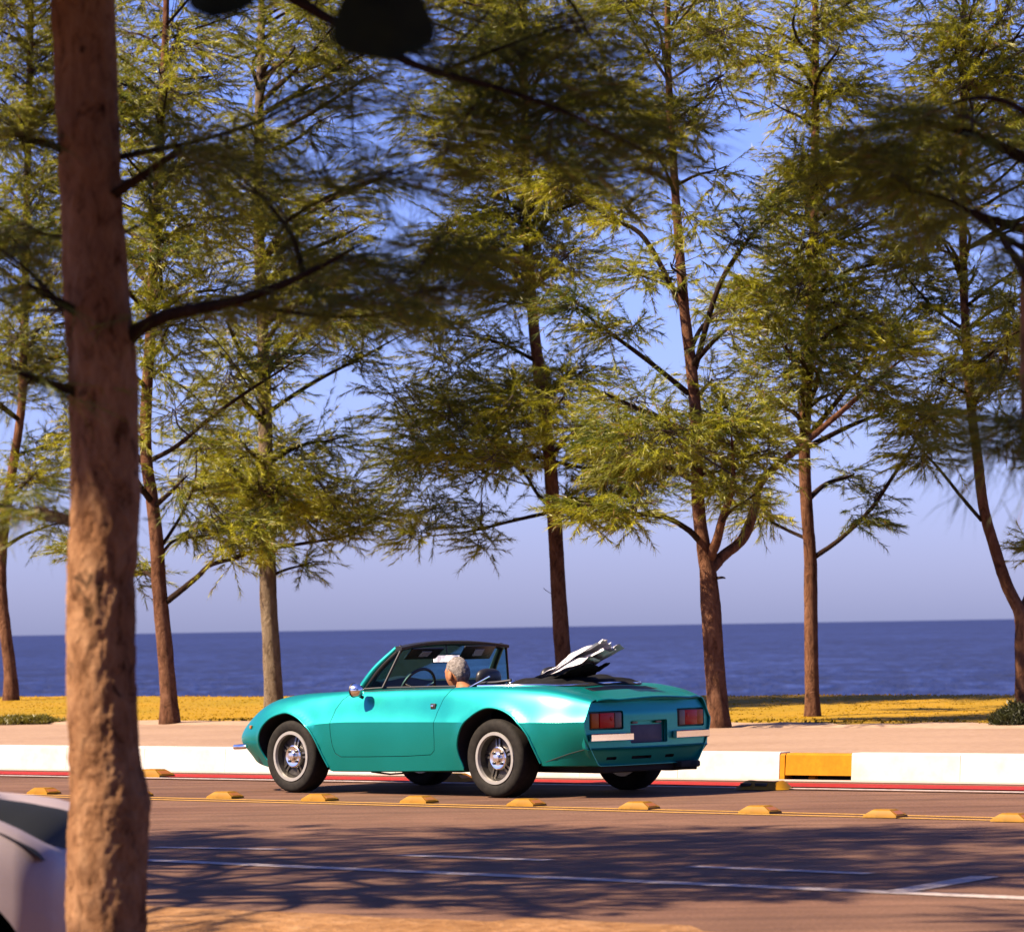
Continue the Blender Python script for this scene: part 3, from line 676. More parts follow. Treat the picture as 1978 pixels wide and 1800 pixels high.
bg_tree('straight slim casuarina standing alone to the right of the car', 16, (1570, 1386),
    [(1569, 1350), (1567, 1250), (1566, 1150), (1565, 1070), (1558, 980), (1554, 880), (1558, 760), (1566, 600), (1572, 450), (1575, 250), (1575, 50), (1575, -200)], [.115, .10, .095, .095, .085, .085, .08, .075, .07, .06, .05, .03],
    [([(1570, 1078), (1620, 1040), (1680, 980), (1725, 920), (1765, 862), (1800, 790), (1830, 720)], .045, .015, -.7), ([(1562, 1042), (1520, 1022), (1462, 995), (1400, 960)], .035, .014, .5), ([(1556, 850), (1640, 740), (1720, 640), (1780, 560)], .05, .016, .6), ([(1560, 740), (1500, 640), (1460, 560)], .04, .014, -.5)],
    [(1470, 580, 75, 50, 1.5, .85), (1560, 620, 80, 65, 1.3, .7), (1640, 600, 80, 55, 1.1, .6), (1530, 740, 75, 60, 1.2, .5), (1610, 760, 80, 60, .8, .45), (1680, 700, 80, 50, .6, .45), (1560, 470, 85, 65, 1.3, .8), (1650, 440, 80, 60, 1.0, .55), (1730, 500, 70, 50, .6, .45), (1560, 340, 70, 70, 1.2, .75), (1640, 310, 80, 60, 1.0, .5), (1560, 200, 80, 70, 1.2, .75), (1650, 170, 70, 60, .9, .5), (1560, 60, 85, 60, 1.2, .75), (1650, 40, 70, 50, .8, .5), (1480, 110, 65, 60, 1.0, .7), (1480, 400, 60, 60, .6, .4), (1700, 950, 42, 30, .5, .2), (1665, 1000, 42, 22, .8, .1), (1640, 920, 40, 26, .6, .3), (1760, 790, 65, 45, .5, .4), (1700, 800, 60, 40, .5, .4), (1820, 850, 60, 30, .5, .3)])
bg_tree('bent casuarina at the right edge with a dark bush at its foot', 17, (1978, 1384),
    [(1978, 1340), (1977, 1250), (1972, 1190), (1945, 1130), (1922, 1060), (1900, 980), (1888, 880), (1876, 790), (1868, 680), (1862, 560), (1860, 400), (1860, 200), (1862, 0), (1862, -200)], [.14, .12, .12, .085, .08, .075, .07, .065, .06, .06, .055, .05, .04, .03],
    [([(1896, 1005), (1860, 960), (1820, 910), (1775, 865), (1740, 800)], .035, .012, -.5), ([(1973, 1185), (1995, 1130), (2030, 1050), (2050, 900)], .09, .05, .5), ([(1875, 790), (1930, 700), (1975, 640)], .035, .012, .5), ([(1866, 640), (1800, 590), (1740, 520)], .035, .012, .4)],
    [(1850, 650, 75, 60, 1.0, .55), (1920, 680, 60, 60, 1.1, .7), (1830, 740, 70, 45, .7, .5), (1900, 770, 70, 45, .9, .55), (1960, 560, 60, 60, .8, .6), (1800, 480, 75, 45, .6, .4), (1880, 520, 40, 30, .4, .4), (1900, 380, 80, 55, 1.0, .6), (1820, 300, 80, 60, 1.1, .65), (1930, 260, 70, 60, 1.1, .7), (1750, 350, 70, 60, 1.1, .5), (1850, 170, 80, 60, 1.0, .6), (1950, 130, 70, 60, .9, .6), (1760, 220, 60, 50, .8, .5), (1880, 60, 80, 50, .8, .5), (1760, 70, 50, 60, .5, .4), (1960, 830, 50, 45, 1.0, .2), (1790, 870, 55, 30, .6, .35), (2040, 700, 60, 80, .8, .6), (2050, 400, 60, 80, .8, .6)])

# near tree on the dirt verge, its boughs reaching over the road
YN = 13.0
pn = F / YN
edges = [(1990, 118, 300), (1800, 127, 284), (1700, 129, 284), (1600, 131, 287), (1550, 134, 289), (1480, 134, 274), (1400, 131, 268), (1300, 128, 262), (1200, 127, 262), (1100, 129, 265), (1000, 135, 270), (900, 135, 270), (800, 133, 268), (700, 130, 264), (600, 122, 254), (400, 117, 238), (200, 106, 229), (0, 97, 222), (-300, 90, 205), (-900, 120, 210), (-1500, 150, 215), (-2100, 180, 220)]
tb = at(209, 1990, YN); tb[2] = verge_z(*to_st(tb)) - 0.02
NT = Tree('casuarina_tree', 'thick rough trunk of the nearest casuarina, standing at the left in front of the road', tb, 31, M['bark_near'], None)
NT.trunk([tb] + [at((a + b) / 2, y, YN) for y, a, b in edges[1:]], [0.165] + [(b - a) / 2 / pn * 0.985 for y, a, b in edges[1:]], 110, 22, 0.018, 'trunk', True)
def near_limb(T, pts, r0, r1, dy=0.0, Y=YN):
    return T.trunk(px_path(pts, Y, dy), [r0, (r0 + r1) / 2, r1 * .6], 8, 6, 0.05, 'branch')
LB = [([(240, 660), (275, 632), (335, 606), (440, 585), (540, 552), (620, 515), (700, 470)], .030, .008, -.35),
      ([(450, 588), (540, 600), (640, 612), (740, 606), (860, 575)], .010, .003, -.3),
      ([(585, 525), (570, 470), (548, 432), (500, 375), (430, 320), (350, 285)], .011, .003, .15),
      ([(548, 432), (600, 398), (680, 362), (780, 330), (900, 275)], .009, .003, -.3),
      ([(225, 305), (300, 290), (400, 268), (500, 235), (600, 190), (720, 170)], .012, .003, .3),
      ([(225, 355), (270, 340), (330, 300)], .008, .002, .2), ([(230, 455), (262, 438), (292, 428)], .008, .002, .2),
      ([(190, -160), (420, -80), (640, 40), (800, 125), (960, 170), (1100, 220), (1240, 290)], .022, .004, -.6),
      ([(850, 140), (950, 100), (1060, 60), (1180, 20)], .009, .003, -.4),
      ([(180, -420), (500, -300), (900, -150), (1080, -20), (1150, 90)], .022, .004, -.5),
      ([(170, 640), (128, 606), (90, 560), (45, 515), (-30, 460)], .016, .006, .2), ([(170, 790), (128, 766), (90, 735), (40, 722), (-40, 715)], .008, .003, .2),
      ([(165, 602), (120, 600), (70, 600), (0, 605)], .007, .003, .2), ([(180, 1022), (132, 1009), (80, 1000), (20, 985), (-60, 975)], .015, .008, .9),
      ([(150, 292), (110, 286), (60, 275), (20, 240)], .006, .002, .3), ([(150, 458), (116, 455), (60, 452), (10, 460)], .006, .002, .3)]
for pts, r0, r1, dy in LB: near_limb(NT, pts, r0, r1, dy)
def near_cl(T, L, Y=YN, dens=.72, wd=0.0030, hue=.12, **kw):
    for (x, y, rx, ry, *q) in L:
        dd = q[0] if q else 1.0
        T.clump(at(x, y, Y + T.rng.uniform(-.35, .25)), (rx / pn, rx / pn * .8, ry / pn), dens * dd, hue=hue, wd=wd, tuft=0.45, flat=.5, droop=.3, nl=(0.10, 0.20), kn=(22, 32), **kw)
near_cl(NT, [(680, 500, 110, 45), (780, 540, 120, 45), (850, 560, 100, 45), (600, 560, 100, 40), (720, 590, 120, 30), (840, 480, 90, 40), (640, 350, 90, 40), (740, 335, 100, 40), (850, 290, 110, 45), (900, 230, 90, 45), (480, 370, 80, 45, .6), (400, 310, 80, 40, .7), (330, 300, 70, 45, .8), (450, 250, 90, 40, .5), (560, 215, 90, 40, .6), (680, 180, 90, 40, .6), (380, 600, 80, 35, .4), (520, 590, 90, 35, .7), (960, 180, 100, 55, 1.4), (1050, 215, 100, 60, 1.5), (1150, 240, 100, 60, 1.3), (1230, 285, 80, 60, 1.1), (1010, 110, 100, 45, 1.1), (1120, 60, 100, 45, 1.0), (860, 130, 90, 35, .8), (930, 40, 110, 40, .8), (1060, 290, 90, 50, .9), (1160, 330, 80, 40, .6), (1130, 130, 90, 50, 1.1), (760, 90, 80, 40, .5), (560, 480, 60, 45, .5), (70, 560, 70, 45, .6), (40, 480, 60, 45, .6), (60, 730, 70, 35, .6), (20, 980, 70, 40, .7), (85, 985, 60, 30, .5), (50, 270, 60, 40, .6), (60, 440, 60, 40, .6)])
# crown above and to the left of the picture: shades the upper trunk and dapples the road
def high_crown(T, cx, cy, z0, z1, rmax, k, dens=0.8, size=(.5, .95), trunk=True):
    r = T.rng
    for i in range(k):
        u = r.uniform(0, 1); z = z0 + (z1 - z0) * u
        a = r.uniform(0, 2 * math.pi); w_ = rmax * (1 - 0.7 * u) * math.sqrt(r.uniform(0.05, 1))
        q = r.uniform(*size)
        T.clump((cx + math.cos(a) * w_, cy + math.sin(a) * w_, z), (q, q, q * .55), dens, wd=0.017, hue=.3, kn=(26, 40), nl=(.14, .26))
high_crown(NT, tb[0] + 0.5, tb[1], 5.4, 8.8, 2.9, 70, 0.17, (.4, .8))
for c in [(-2.55, 12.75, 3.9), (-3.0, 12.2, 4.4), (-2.5, 12.1, 4.9), (-3.4, 12.3, 4.9), (-2.9, 12.9, 5.3), (-2.35, 12.6, 4.2), (-3.8, 12.0, 5.4), (-2.2, 12.75, 3.75), (-2.7, 12.4, 4.6), (-3.2, 12.6, 5.0), (-1.5, 12.5, 4.3), (-1.1, 12.7, 4.1), (-.7, 12.4, 4.5), (-.3, 12.8, 4.2), (-1.3, 12.3, 4.9), (-.9, 12.6, 5.1), (-.4, 12.3, 4.9), (.1, 12.7, 4.6), (-1.8, 12.6, 4.5), (-2.0, 12.4, 4.1), (.3, 12.5, 4.3)]:
    NT.clump(c, (.55, .55, .4), .8, wd=0.014, hue=.3, kn=(26, 36), nl=(.14, .26))
NT.finish()
# tree whose dark trunk just shows at the right edge
rb = at(2075, 1990, 13.2); rb[2] = verge_z(*to_st(rb)) - 0.02
RT = Tree('casuarina_tree', 'dark shaded tree trunk and bough cut off by the right edge, upper half', rb, 33, M['bark_near'], None)
RT.trunk([rb] + [at(x, y, 13.2) for x, y in [(2068, 1600), (2062, 1300), (2045, 1050), (2016, 860), (2008, 700), (2010, 500), (2025, 300), (2050, 0), (2060, -600), (2070, -1200), (2080, -1800)]], [.11, .10, .09, .08, .07, .066, .066, .066, .06, .05, .035, .02], 24, 8, .05)
for pts, r0, r1, dy in [([(2000, 490), (1960, 470), (1900, 430), (1830, 385), (1740, 368)], .016, .004, -.2), ([(2020, 900), (1985, 888), (1945, 884), (1900, 862)], .010, .003, -.2), ([(2030, 250), (1950, 200), (1880, 190), (1800, 215)], .014, .004, -.3)]:
    near_limb(RT, pts, r0, r1, dy, 13.2)
near_cl(RT, [(1740, 350, 90, 45, 1.3), (1800, 330, 80, 50, 1.2), (1690, 290, 80, 50, 1.0), (1850, 400, 70, 40, .8), (1960, 820, 55, 45, 1.4), (1935, 860, 45, 25, 1.0), (1870, 230, 80, 45, .6), (1800, 240, 80, 45, .9), (1940, 470, 60, 30, .5)], 13.2, hue=.22)
high_crown(RT, rb[0] + .4, rb[1], 4.2, 8.5, 2.6, 34, 0.25)
for c in [(.2, 12.4, 4.6), (.7, 12.7, 4.4), (-.3, 12.2, 5.2), (.9, 12.3, 5.0), (.4, 12.9, 5.2), (1.3, 12.9, 4.2), (1.0, 12.6, 4.0)]:
    RT.clump(c, (.6, .6, .45), .6, wd=0.014, hue=.3, kn=(26, 36), nl=(.14, .26))
RT.finish()
# first three cast the road shade; the others are unseen trees added to block skylight
for i, (x, y, h0, h1, rm, k, lab) in enumerate([(-5.4, 17.0, 3.6, 8.6, 2.7, 66, 'casuarina beside the silver car, just left of the picture'), (-9.6, 20.5, 3.8, 9.0, 3.0, 72, 'casuarina second left of the picture along the dirt verge'), (-7.6, 19.0, 6.2, 11.5, 2.9, 84, 'tallest casuarina left of the picture, between two shorter ones'), (-3.3, 5.2, 3.5, 8.0, 2.5, 90, 'unseen casuarina added to block light, left of the sea almond'), (3.0, 8.4, 4.0, 8.5, 2.6, 80, 'unseen casuarina added on the near verge to block light, right of the picture'), (-4.4, -1.0, 2.6, 8.0, 3.2, 90, 'unseen casuarina added behind the camera position to block light, to its left'), (4.6, 2.0, 2.8, 8.0, 3.0, 90, 'unseen casuarina added to block light, right of the camera position'), (-9.0, 4.5, 2.8, 8.5, 3.2, 80, 'unseen casuarina added to block light, far left of the camera position on the dirt'), (0.4, -3.5, 4.2, 9.0, 3.4, 90, 'unseen casuarina added behind the camera position to block light, in line with the road stud row'), (-6.5, 9.0, 5.4, 9.0, 2.4, 50, 'unseen casuarina added on the near verge to block light, left of the almond tree')]):
    s_, t_ = to_st((x, y, 0)); b = np.array([x, y, (verge_z(s_, t_) if t_ < -12.4 else 0) - 0.02])
    T = Tree('casuarina_tree', lab, b, 41 + i, M['bark_near'], None)
    T.simple = True
    T.trunk([b, b + [.05, 0, 2], b + [-.05, .1, 4], b + [.1, 0, 6], b + [.1, .1, 9]], [.16, .14, .12, .09, .03], 20, 8, .05)
    high_crown(T, x, y, h0, h1, rm, k, 0.19, (.3, .75))
    T.finish()
# sea almond branch hanging into the top of the picture
def leaf_mesh(L, Wd, bend, fold):
    n_, k = 14, 7; P = []
    for i in range(n_ + 1):
        u = i / n_
        hw = Wd / 2 * (0.16 + 0.84 * math.sin(math.pi * min(1, u ** 1.35 * 0.62) ) ** 1.2) * (1 if u < .80 else math.sqrt(max(0.0, 1 - ((u - .80) / .20) ** 2)) * 0.9 + 0.1 * (1 - (u - .8) / .2))
        if i == n_: hw = 0.001
        P.append([(hw * q, -bend * u * u * L + fold * abs(q) * hw + 0.004 * math.sin(7 * u + 3 * q), -u * L) for q in np.linspace(-1, 1, k)])
    mb = MB().grid(P)
    b = [[(x, y + 0.0012, z) for x, y, z in row] for row in P]
    mb.grid(b, flip=True)
    return mb.mesh('leaf', 60)
ab = np.array([-1.9, 4.9, -0.262])
AT = empty('sea_almond_tree', tuple(ab)); tag(AT, 'sea almond whose big dark round leaves hang in at the top, left of centre', 'tree')
MB().tube(smooth_path([(0, 0, 0), (.05, .05, 1.2), (.0, .1, 2.4), (.15, .2, 3.4)], 6), [.09, .085, .08, .08, .075, .075, .07, .07, .065, .065, .06, .06, .055, .055, .05, .05, .045, .04, .035][:19], 12).build('trunk', M['bark_near'], AT, 60)
tips = [at(735, -150, 6.0) - ab, at(430, -160, 6.0) - ab]
MB().tube(smooth_path([(.05, .12, 2.6), (.6, .5, 2.95), (1.15, .85, 2.95), tips[1] + [0, 0, .22], tips[1] + [0, 0, .04]], 5), list(np.linspace(.03, .007, 21)), 8).build('branch', M['bark_near'], AT, 60)
MB().tube(smooth_path([(1.15, .85, 2.95), tips[1] + [.15, 0, .26], tips[0] + [0, 0, .14], tips[0] + [0, 0, .01]], 5), list(np.linspace(.014, .006, 16)), 8).build('branch', M['bark_near'], AT, 60)
lm = [leaf_mesh(.235, .172, .05, .25), leaf_mesh(.20, .13, .25, .3), leaf_mesh(.17, .10, -.2, .35)]
for k_ in lm: k_.materials.append(M['broad_leaf_shaded'])
def leaf(me, loc, rx=0, ry=0, rz=0, sc=1.0):
    o = bpy.data.objects.new('leaf', me); COL.objects.link(o); o.parent = AT
    o.location = tuple(loc); o.rotation_euler = (rx, ry, rz); o.scale = (sc,) * 3
leaf(lm[0], at(728, -166, 6.0) - ab, 0, R(-3), R(8))
leaf(lm[1], at(440, -202, 6.0) - ab, R(6), R(5), R(-20), .98)
leaf(lm[2], at(590, -190, 6.1) - ab, R(-14), R(-6), R(40), .95)
leaf(lm[2], at(525, -185, 6.05) - ab, R(-10), R(4), R(60), .92)
r_ = random.Random(5)
for i in range(46):  # unseen leaves added above the hanging ones to block the sun
    t = r_.choice(tips) + np.array([r_.uniform(-.75, .12), r_.uniform(-.4, .12), r_.uniform(.30, .85)])
    leaf(lm[r_.randrange(3)], t, r_.uniform(-1.5, -.3) * r_.choice((1, -1)), r_.uniform(-.5, .5), r_.uniform(0, 6.28), r_.uniform(.9, 1.25))
# shrubs on the grass edge
def shrub(name, label, c, rad, n_, col, seed):
    r = np.random.default_rng(seed); root = empty(name, tuple(c)); tag(root, label, 'shrub')
    q = nrm(r.normal(0, 1, (n_, 3))) * (r.uniform(0.25, 1, (n_, 1)) ** 0.45); q[:, 2] = np.abs(q[:, 2])
    lump = np.array([1 + .35 * mnoise.noise(Vector(p * 2.2)) for p in q])[:, None]
    P = q * np.array(rad) * lump
    blades_obj('foliage', P, r.uniform(.02, .05, n_), r.uniform(.008, .018, n_), AL * np.array(col) * r.uniform(.6, 1.4, (n_, 1)), M['needles'], root, 1.0, seed)
    mb = MB()
    for i in range(9):
        a = r.uniform(0, 6.28); mb.tube([(0, 0, -.02), (math.cos(a) * rad[0] * .3, math.sin(a) * rad[1] * .3, rad[2] * .4), (math.cos(a) * rad[0] * .7, math.sin(a) * rad[1] * .6, rad[2] * .7)], [.012, .008, .003], 5)
    mb.build('stem', M['twig'], root, None)
def gpt(x, y):
    q = onz(x, y, .23); s_, t_ = to_st(q); q[2] = grass_z(s_, max(t_, 6.8)) if t_ > 6.6 else .21; return q
shrub('shrub', 'dark round bush at the foot of the bent right edge tree', gpt(1966, 1398), (.26, .26, .20), 6000, (.045, .05, .012), 1)
shrub('shrub', 'low spreading green bush in the grass at the far left', gpt(40, 1394), (.50, .35, .08), 5000, (.19, .16, .018), 2)

# ------------------------------------------------------------------ raised road studs
def stud_meshes():
    L, Wd, Hh = .245, .15, .050
    def fr(x, y, z, k): return [(-x, -y, z), (x, -y, z), (x, y, z), (-x, y, z)]
    vs = fr(L / 2, Wd / 2, 0, 0) + fr(L / 2 - .004, Wd / 2 - .004, .014, 0) + fr(L / 2 - .055, Wd / 2 - .022, Hh - .006, 0) + fr(L / 2 - .066, Wd / 2 - .032, Hh, 0)
    fs = [(4 * k + i, 4 * k + (i + 1) % 4, 4 * k + 4 + (i + 1) % 4, 4 * k + 4 + i) for k in range(3) for i in range(4)] + [(12, 13, 14, 15), (3, 2, 1, 0)]
    a = MB().add(vs, fs).mesh('stud', 20, True); a.materials.append(M['stud_yellow'])
    rfs = []
    for sgn in (1, -1):
        rf = MB()
        q = [(sgn * (L / 2 - .014), -.045, .019), (sgn * (L / 2 - .014), .045, .019), (sgn * (L / 2 - .046), .045, .039), (sgn * (L / 2 - .046), -.045, .039)]
        rf.add([(x + sgn * .003, y, z + .002) for x, y, z in q] + q, [(0, 1, 2, 3), (4, 5, 1, 0), (5, 6, 2, 1), (6, 7, 3, 2), (7, 4, 0, 3)])
        b = rf.mesh('reflector', None, True); b.materials.append(M['amber']); rfs.append(b)
    return a, rfs
sa, sb = stud_meshes()
def stud(x, y, label, grp, rz=0.0, sc=1.0):
    p = onz(x, y); e_ = bpy.data.objects.new('road_stud', sa); COL.objects.link(e_)
    e_.location = (p[0], p[1], .0045); e_.rotation_euler = (0, 0, -TH + rz); e_.scale = (sc, sc, sc)
    tag(e_, label, 'road stud', grp)
    for b in sb:
        o = bpy.data.objects.new('reflector', b); COL.objects.link(o); o.parent = e_
G1 = 'yellow studs along the double yellow line'
for x, y, l in [(85, 1534, 'yellow road stud left of the near trunk, above the silver car'), (262, 1538, 'yellow road stud mostly hidden by the near trunk'), (435, 1542, 'yellow road stud left of the car, ahead of its front wheel'),
                (618, 1547, 'yellow road stud just behind the front wheel of the car'), (810, 1551, 'yellow road stud below the middle of the car'), (1017, 1557, 'yellow road stud just behind the near rear wheel'),
                (1235, 1563, 'yellow road stud below the car tail'), (1468, 1571, 'yellow road stud in the line below the broken yellow divider'), (1710, 1579, 'second yellow road stud from the right edge'), (1958, 1587, 'yellow road stud at the right edge')]:
    stud(x, y, l, G1, random.Random(x).uniform(-.08, .08))
G2 = 'yellow studs along the kerb'
stud(296, 1501, 'yellow road stud by the kerb, right beside the near trunk', G2, .05, 1.35)
stud(876, 1510, 'yellow road stud by the kerb, seen beneath the car', G2, -.05, 1.35)
# large worn divider block in front of the drain
dp_ = onz(1476, 1525); D = empty('lane_divider', (dp_[0], dp_[1], .0045)); D.rotation_euler = (0, 0, -TH + .1)
tag(D, 'worn flat yellow lane divider with dark windows lying in front of the drain', 'lane divider')
vs, fs = [], []
prof = [(.0, 0, 1), (.02, .018, 1), (.055, .05, .80), (.075, .06, .70)]
nn_ = 28
for k, (ins, z, q) in enumerate(prof):
    for i in range(nn_):
        a = 2 * math.pi * i / nn_; ca, sa_ = math.cos(a), math.sin(a)
        rx = .23 - ins; ry = .13 - ins
        vs.append((rx * math.copysign(abs(ca) ** .6, ca), ry * math.copysign(abs(sa_) ** .6, sa_), z + (.006 * math.sin(3 * a) if z > .04 else 0)))
for k in range(3):
    fs += [(k * nn_ + i, k * nn_ + (i + 1) % nn_, (k + 1) * nn_ + (i + 1) % nn_, (k + 1) * nn_ + i) for i in range(nn_)]
fs += [tuple(range(3 * nn_, 4 * nn_)), tuple(range(nn_))[::-1]]
MB().add(vs, fs).build('divider_body', M['stud_yellow'], D, 25)
for cx_, l_ in ((-.10, .09), (.03, .10)):
    MB().box((cx_, -.088, .036), (l_, .03, .026), bev=.004).build('window', M['black_trim'], D, 30)

# ------------------------------------------------------------------ the teal convertible (x forward, y left, z up; origin under the rear axle)
fa, ra_ = onz(561, 1531), onz(955, 1541)
hd = (fa - ra_) / np.linalg.norm(fa - ra_)
O = ra_ - 0.79 * np.array([-hd[1], hd[0], 0])
car = empty('convertible_car', (O[0], O[1], 0.0)); car.rotation_euler = (0, 0, math.atan2(hd[1], hd[0]))
tag(car, 'teal open two-seat sports car driving left with its black roof folded', 'car')
TEAL, BLK = M['teal_paint'], M['black_trim']
planV = pch([-.81, -.6, -.4, 0, .4, .6, 1.1, 1.6, 2.1, 2.4, 2.6, 2.75, 2.85, 2.93, 2.99, 3.02, 3.035], [.695, .765, .805, .835, .828, .815, .808, .815, .832, .825, .79, .735, .67, .57, .41, .25, .06])
crestV = pch([-.81, -.4, 0, .5, 1.5, 2.1, 2.5, 2.75, 2.9, 3.035], [.575, .64, .675, .685, .675, .65, .58, .45, .30, .03])
crestW = pch([-.81, -.6, -.35, 0, .3, .6, 1.1, 1.5, 1.8, 2.05, 2.25, 2.45, 2.6, 2.72, 2.82, 2.9, 2.96, 3.035], [.708, .762, .795, .808, .806, .800, .792, .780, .768, .758, .742, .712, .672, .622, .570, .522, .475, .42])
centW = pch([-.81, -.55, -.35, 1.4, 1.6, 1.8, 2.1, 2.4, 2.7, 2.9, 3.035], [.727, .785, .822, .80, .785, .752, .695, .62, .53, .46, .41])
creaseW = pch([-.81, 1.5, 1.8, 2.2, 2.6, 3.035], [.552, .545, .53, .47, .42, .39])
botW = pch([-.81, -.46, -.2, .3, 1.7, 2.2, 2.45, 2.6, 2.75, 2.85, 2.93, 3.035], [.238, .238, .22, .198, .176, .18, .19, .208, .235, .268, .30, .36])
botV = pch([-.81, -.45, .3, 1.7, 2.4, 2.8, 3.035], [.55, .74, .765, .765, .74, .58, .04])
AF = [(2.405, .02), (2.411, .195), (2.459, .267), (2.486, .329), (2.492, .387), (2.469, .47), (2.411, .538), (2.332, .584), (2.224, .611), (2.154, .609), (2.064, .583), (1.98, .54), (1.904, .483), (1.85, .407), (1.818, .34), (1.784, .265), (1.741, .175), (1.70, .02)]
AR = [(.30, .02), (.317, .212), (.342, .302), (.34, .397), (.283, .513), (.188, .599), (.083, .649), (-.013, .656), (-.108, .639), (-.202, .602), (-.27, .558), (-.325, .508), (-.368, .449), (-.397, .373), (-.437, .256), (-.50, .02)]
def refine(poly): return [tuple(p) for p in smooth_path([(a, 0, b) for a, b in poly], 4)]
AFs = [(p[0], p[2]) for p in refine(AF)]; ARs = [(p[0], p[2]) for p in refine(AR)]
def seg_d(P, q):
    q = np.array(q); best = 9
    for a, b in zip(P[:-1], P[1:]):
        a = np.array(a); b = np.array(b); ab_ = b - a
        t = min(1, max(0, ((q - a) @ ab_) / (ab_ @ ab_ + 1e-12))); best = min(best, np.linalg.norm(q - a - t * ab_))
    return best
def bez(p0, p1, p2, p3, t): return ((1-t)**3*p0[0]+3*(1-t)**2*t*p1[0]+3*(1-t)*t*t*p2[0]+t**3*p3[0], (1-t)**3*p0[1]+3*(1-t)**2*t*p1[1]+3*(1-t)*t*t*p2[1]+t**3*p3[1])
def section(u):
    V, vs, ws, w0, wc, wb, vb = planV(u), crestV(u), crestW(u), centW(u), creaseW(u), botW(u), botV(u)
    vs = min(vs, V * .93); vb = min(vb, V * .97)
    out = []
    for i in range(12):
        t = i / 12.0; k = t * t * (3 - 2 * t)
        w = w0 + (ws - w0) * k
        if u < -.05 and t > .70: w += .010 * math.sin((t - .70) / .30 * math.pi) * min(1, (-.05 - u) / .3)
        out.append((vs * t, w))
    sh = V - vs
    front = min(1, max(0, (u - 1.75) / .6))
    c1 = (vs + sh * (.55 + .15 * front), ws); c2 = (V - .055 * (1 - front), wc + (ws - wc) * (.48 - .05 * front))
    for i in range(16): out.append(bez((vs, ws), c1, c2, (V, wc), i / 16.0))
    lo1 = (V - .004, wc - (wc - wb) * .35); tuck = 1 if u < -.5 else 0
    lo2 = (vb + (V - vb) * .55, wb + (wc - wb) * (.35 + .12 * front))
    for i in range(13): out.append(bez((V, wc), lo1, lo2, (vb, wb), i / 12.0))
    out.append((vb - .03, wb - .008)); out.append((vb * .6, wb - .01)); out.append((0, wb - .01))
    return out
us = np.concatenate([np.linspace(-.81, 2.4, 92), np.linspace(2.4, 2.85, 22)[1:], 3.035 - .185 * np.cos(np.linspace(0, math.pi / 2, 14))[1:] ** 1.0])
us[-1] = 3.032
rows = []
for u in us:
    sec = section(u); row = []
    for (v, w) in sec:
        d = 0.0
        if v > .55 and w < .76:
            for A in (AFs, ARs):
                if min(q[0] for q in A) - .1 < u < max(q[0] for q in A) + .1:
                    e_ = seg_d(A, (u, w))
                    if e_ < .07: d = max(d, .014 * (1 - e_ / .07) ** 2)
        row.append((u, v + d, w))
    rows.append(row)
full = []
for row in rows:
    left = row; right = [(u, -v, w) for (u, v, w) in row[1:-1]][::-1]
    full.append(left + right)
nr = len(full[0]); mb = MB()
mb.v = [p for ring in full for p in ring]
mb.f = [(i * nr + j, i * nr + (j + 1) % nr, (i + 1) * nr + (j + 1) % nr, (i + 1) * nr + j) for i in range(len(full) - 1) for j in range(nr)]
# rear rim: inset ring, step forward, cap
def ins(s_, u): return [(u, y * s_, .47 + (z - .47) * s_) for (_, y, z) in full[0]]
b0 = len(mb.v); mb.v += ins(.986, -.810); b1 = len(mb.v); mb.v += ins(.980, -.765)
for (a, b) in ((b0, 0), (b1, b0)): mb.f += [(a + j, a + (j + 1) % nr, b + (j + 1) % nr, b + j) for j in range(nr)]
mb.f.append(tuple(b1 + j for j in range(nr)))
b2 = (len(full) - 1) * nr
mb.f.append(tuple(b2 + j for j in range(nr))[::-1]); mb.m = [0] * len(mb.f)
body_me = mb.mesh('body', None, True)
def tmp(mb_, mats):
    o = link('cutter', mb_.mesh('cutter', None, True), None, mats); return o
def boolean(o, cutters, op='DIFFERENCE'):
    mods = []
    for c in cutters:
        md = o.modifiers.new('b', 'BOOLEAN'); md.operation = op; md.object = c; md.solver = 'EXACT'
        try: md.material_mode = 'TRANSFER'
        except Exception: pass
    dg = bpy.context.evaluated_depsgraph_get(); dg.update()
    me = bpy.data.meshes.new_from_object(o.evaluated_get(dg), depsgraph=dg)
    o.modifiers.clear(); old = o.data; o.data = me
    return o
def drop(objs):
    for c in objs: bpy.data.objects.remove(c, do_unlink=True)
body = link('body', body_me, None, TEAL)
solid = link('solid', body_me.copy(), None)     # untouched copy for cutting the panels out
DOOR = [(1.40, .98), (1.455, .775), (1.50, .757), (1.567, .749), (1.625, .71), (1.672, .64), (1.696, .542), (1.698, .463), (1.689, .365), (1.667, .307), (1.611, .28), (1.353, .283), (.91, .292), (.649, .306), (.605, .337), (.592, .413), (.588, .528), (.57, .623), (.532, .719), (.488, .772), (.44, .83), (.40, .98)]
def shrink(poly, d):
    n_ = len(poly); out = []
    area = sum(poly[i][0] * poly[(i + 1) % n_][1] - poly[(i + 1) % n_][0] * poly[i][1] for i in range(n_))
    for i in range(n_):
        p, q, s_ = np.array(poly[i - 1]), np.array(poly[i]), np.array(poly[(i + 1) % n_])
        a = (q - p) / np.linalg.norm(q - p); b = (s_ - q) / np.linalg.norm(s_ - q)
        nn = np.array([-(a + b)[1], (a + b)[0]]); nn /= np.linalg.norm(nn) + 1e-9
        out.append(tuple(q + nn * d * (1 if area > 0 else -1)))
    return out
BL = [M['underbody']]
COCK = [(1.60, 0), (1.585, .3), (1.52, .60), (1.3, .655), (.30, .66), (.02, .63), (-.22, .55), (-.36, .36), (-.40, 0)]
cock = COCK + [(u, -v) for u, v in COCK[1:-1]][::-1]
cut = [tmp(MB().prism(cock, 2, .26, 1.3), BL)]
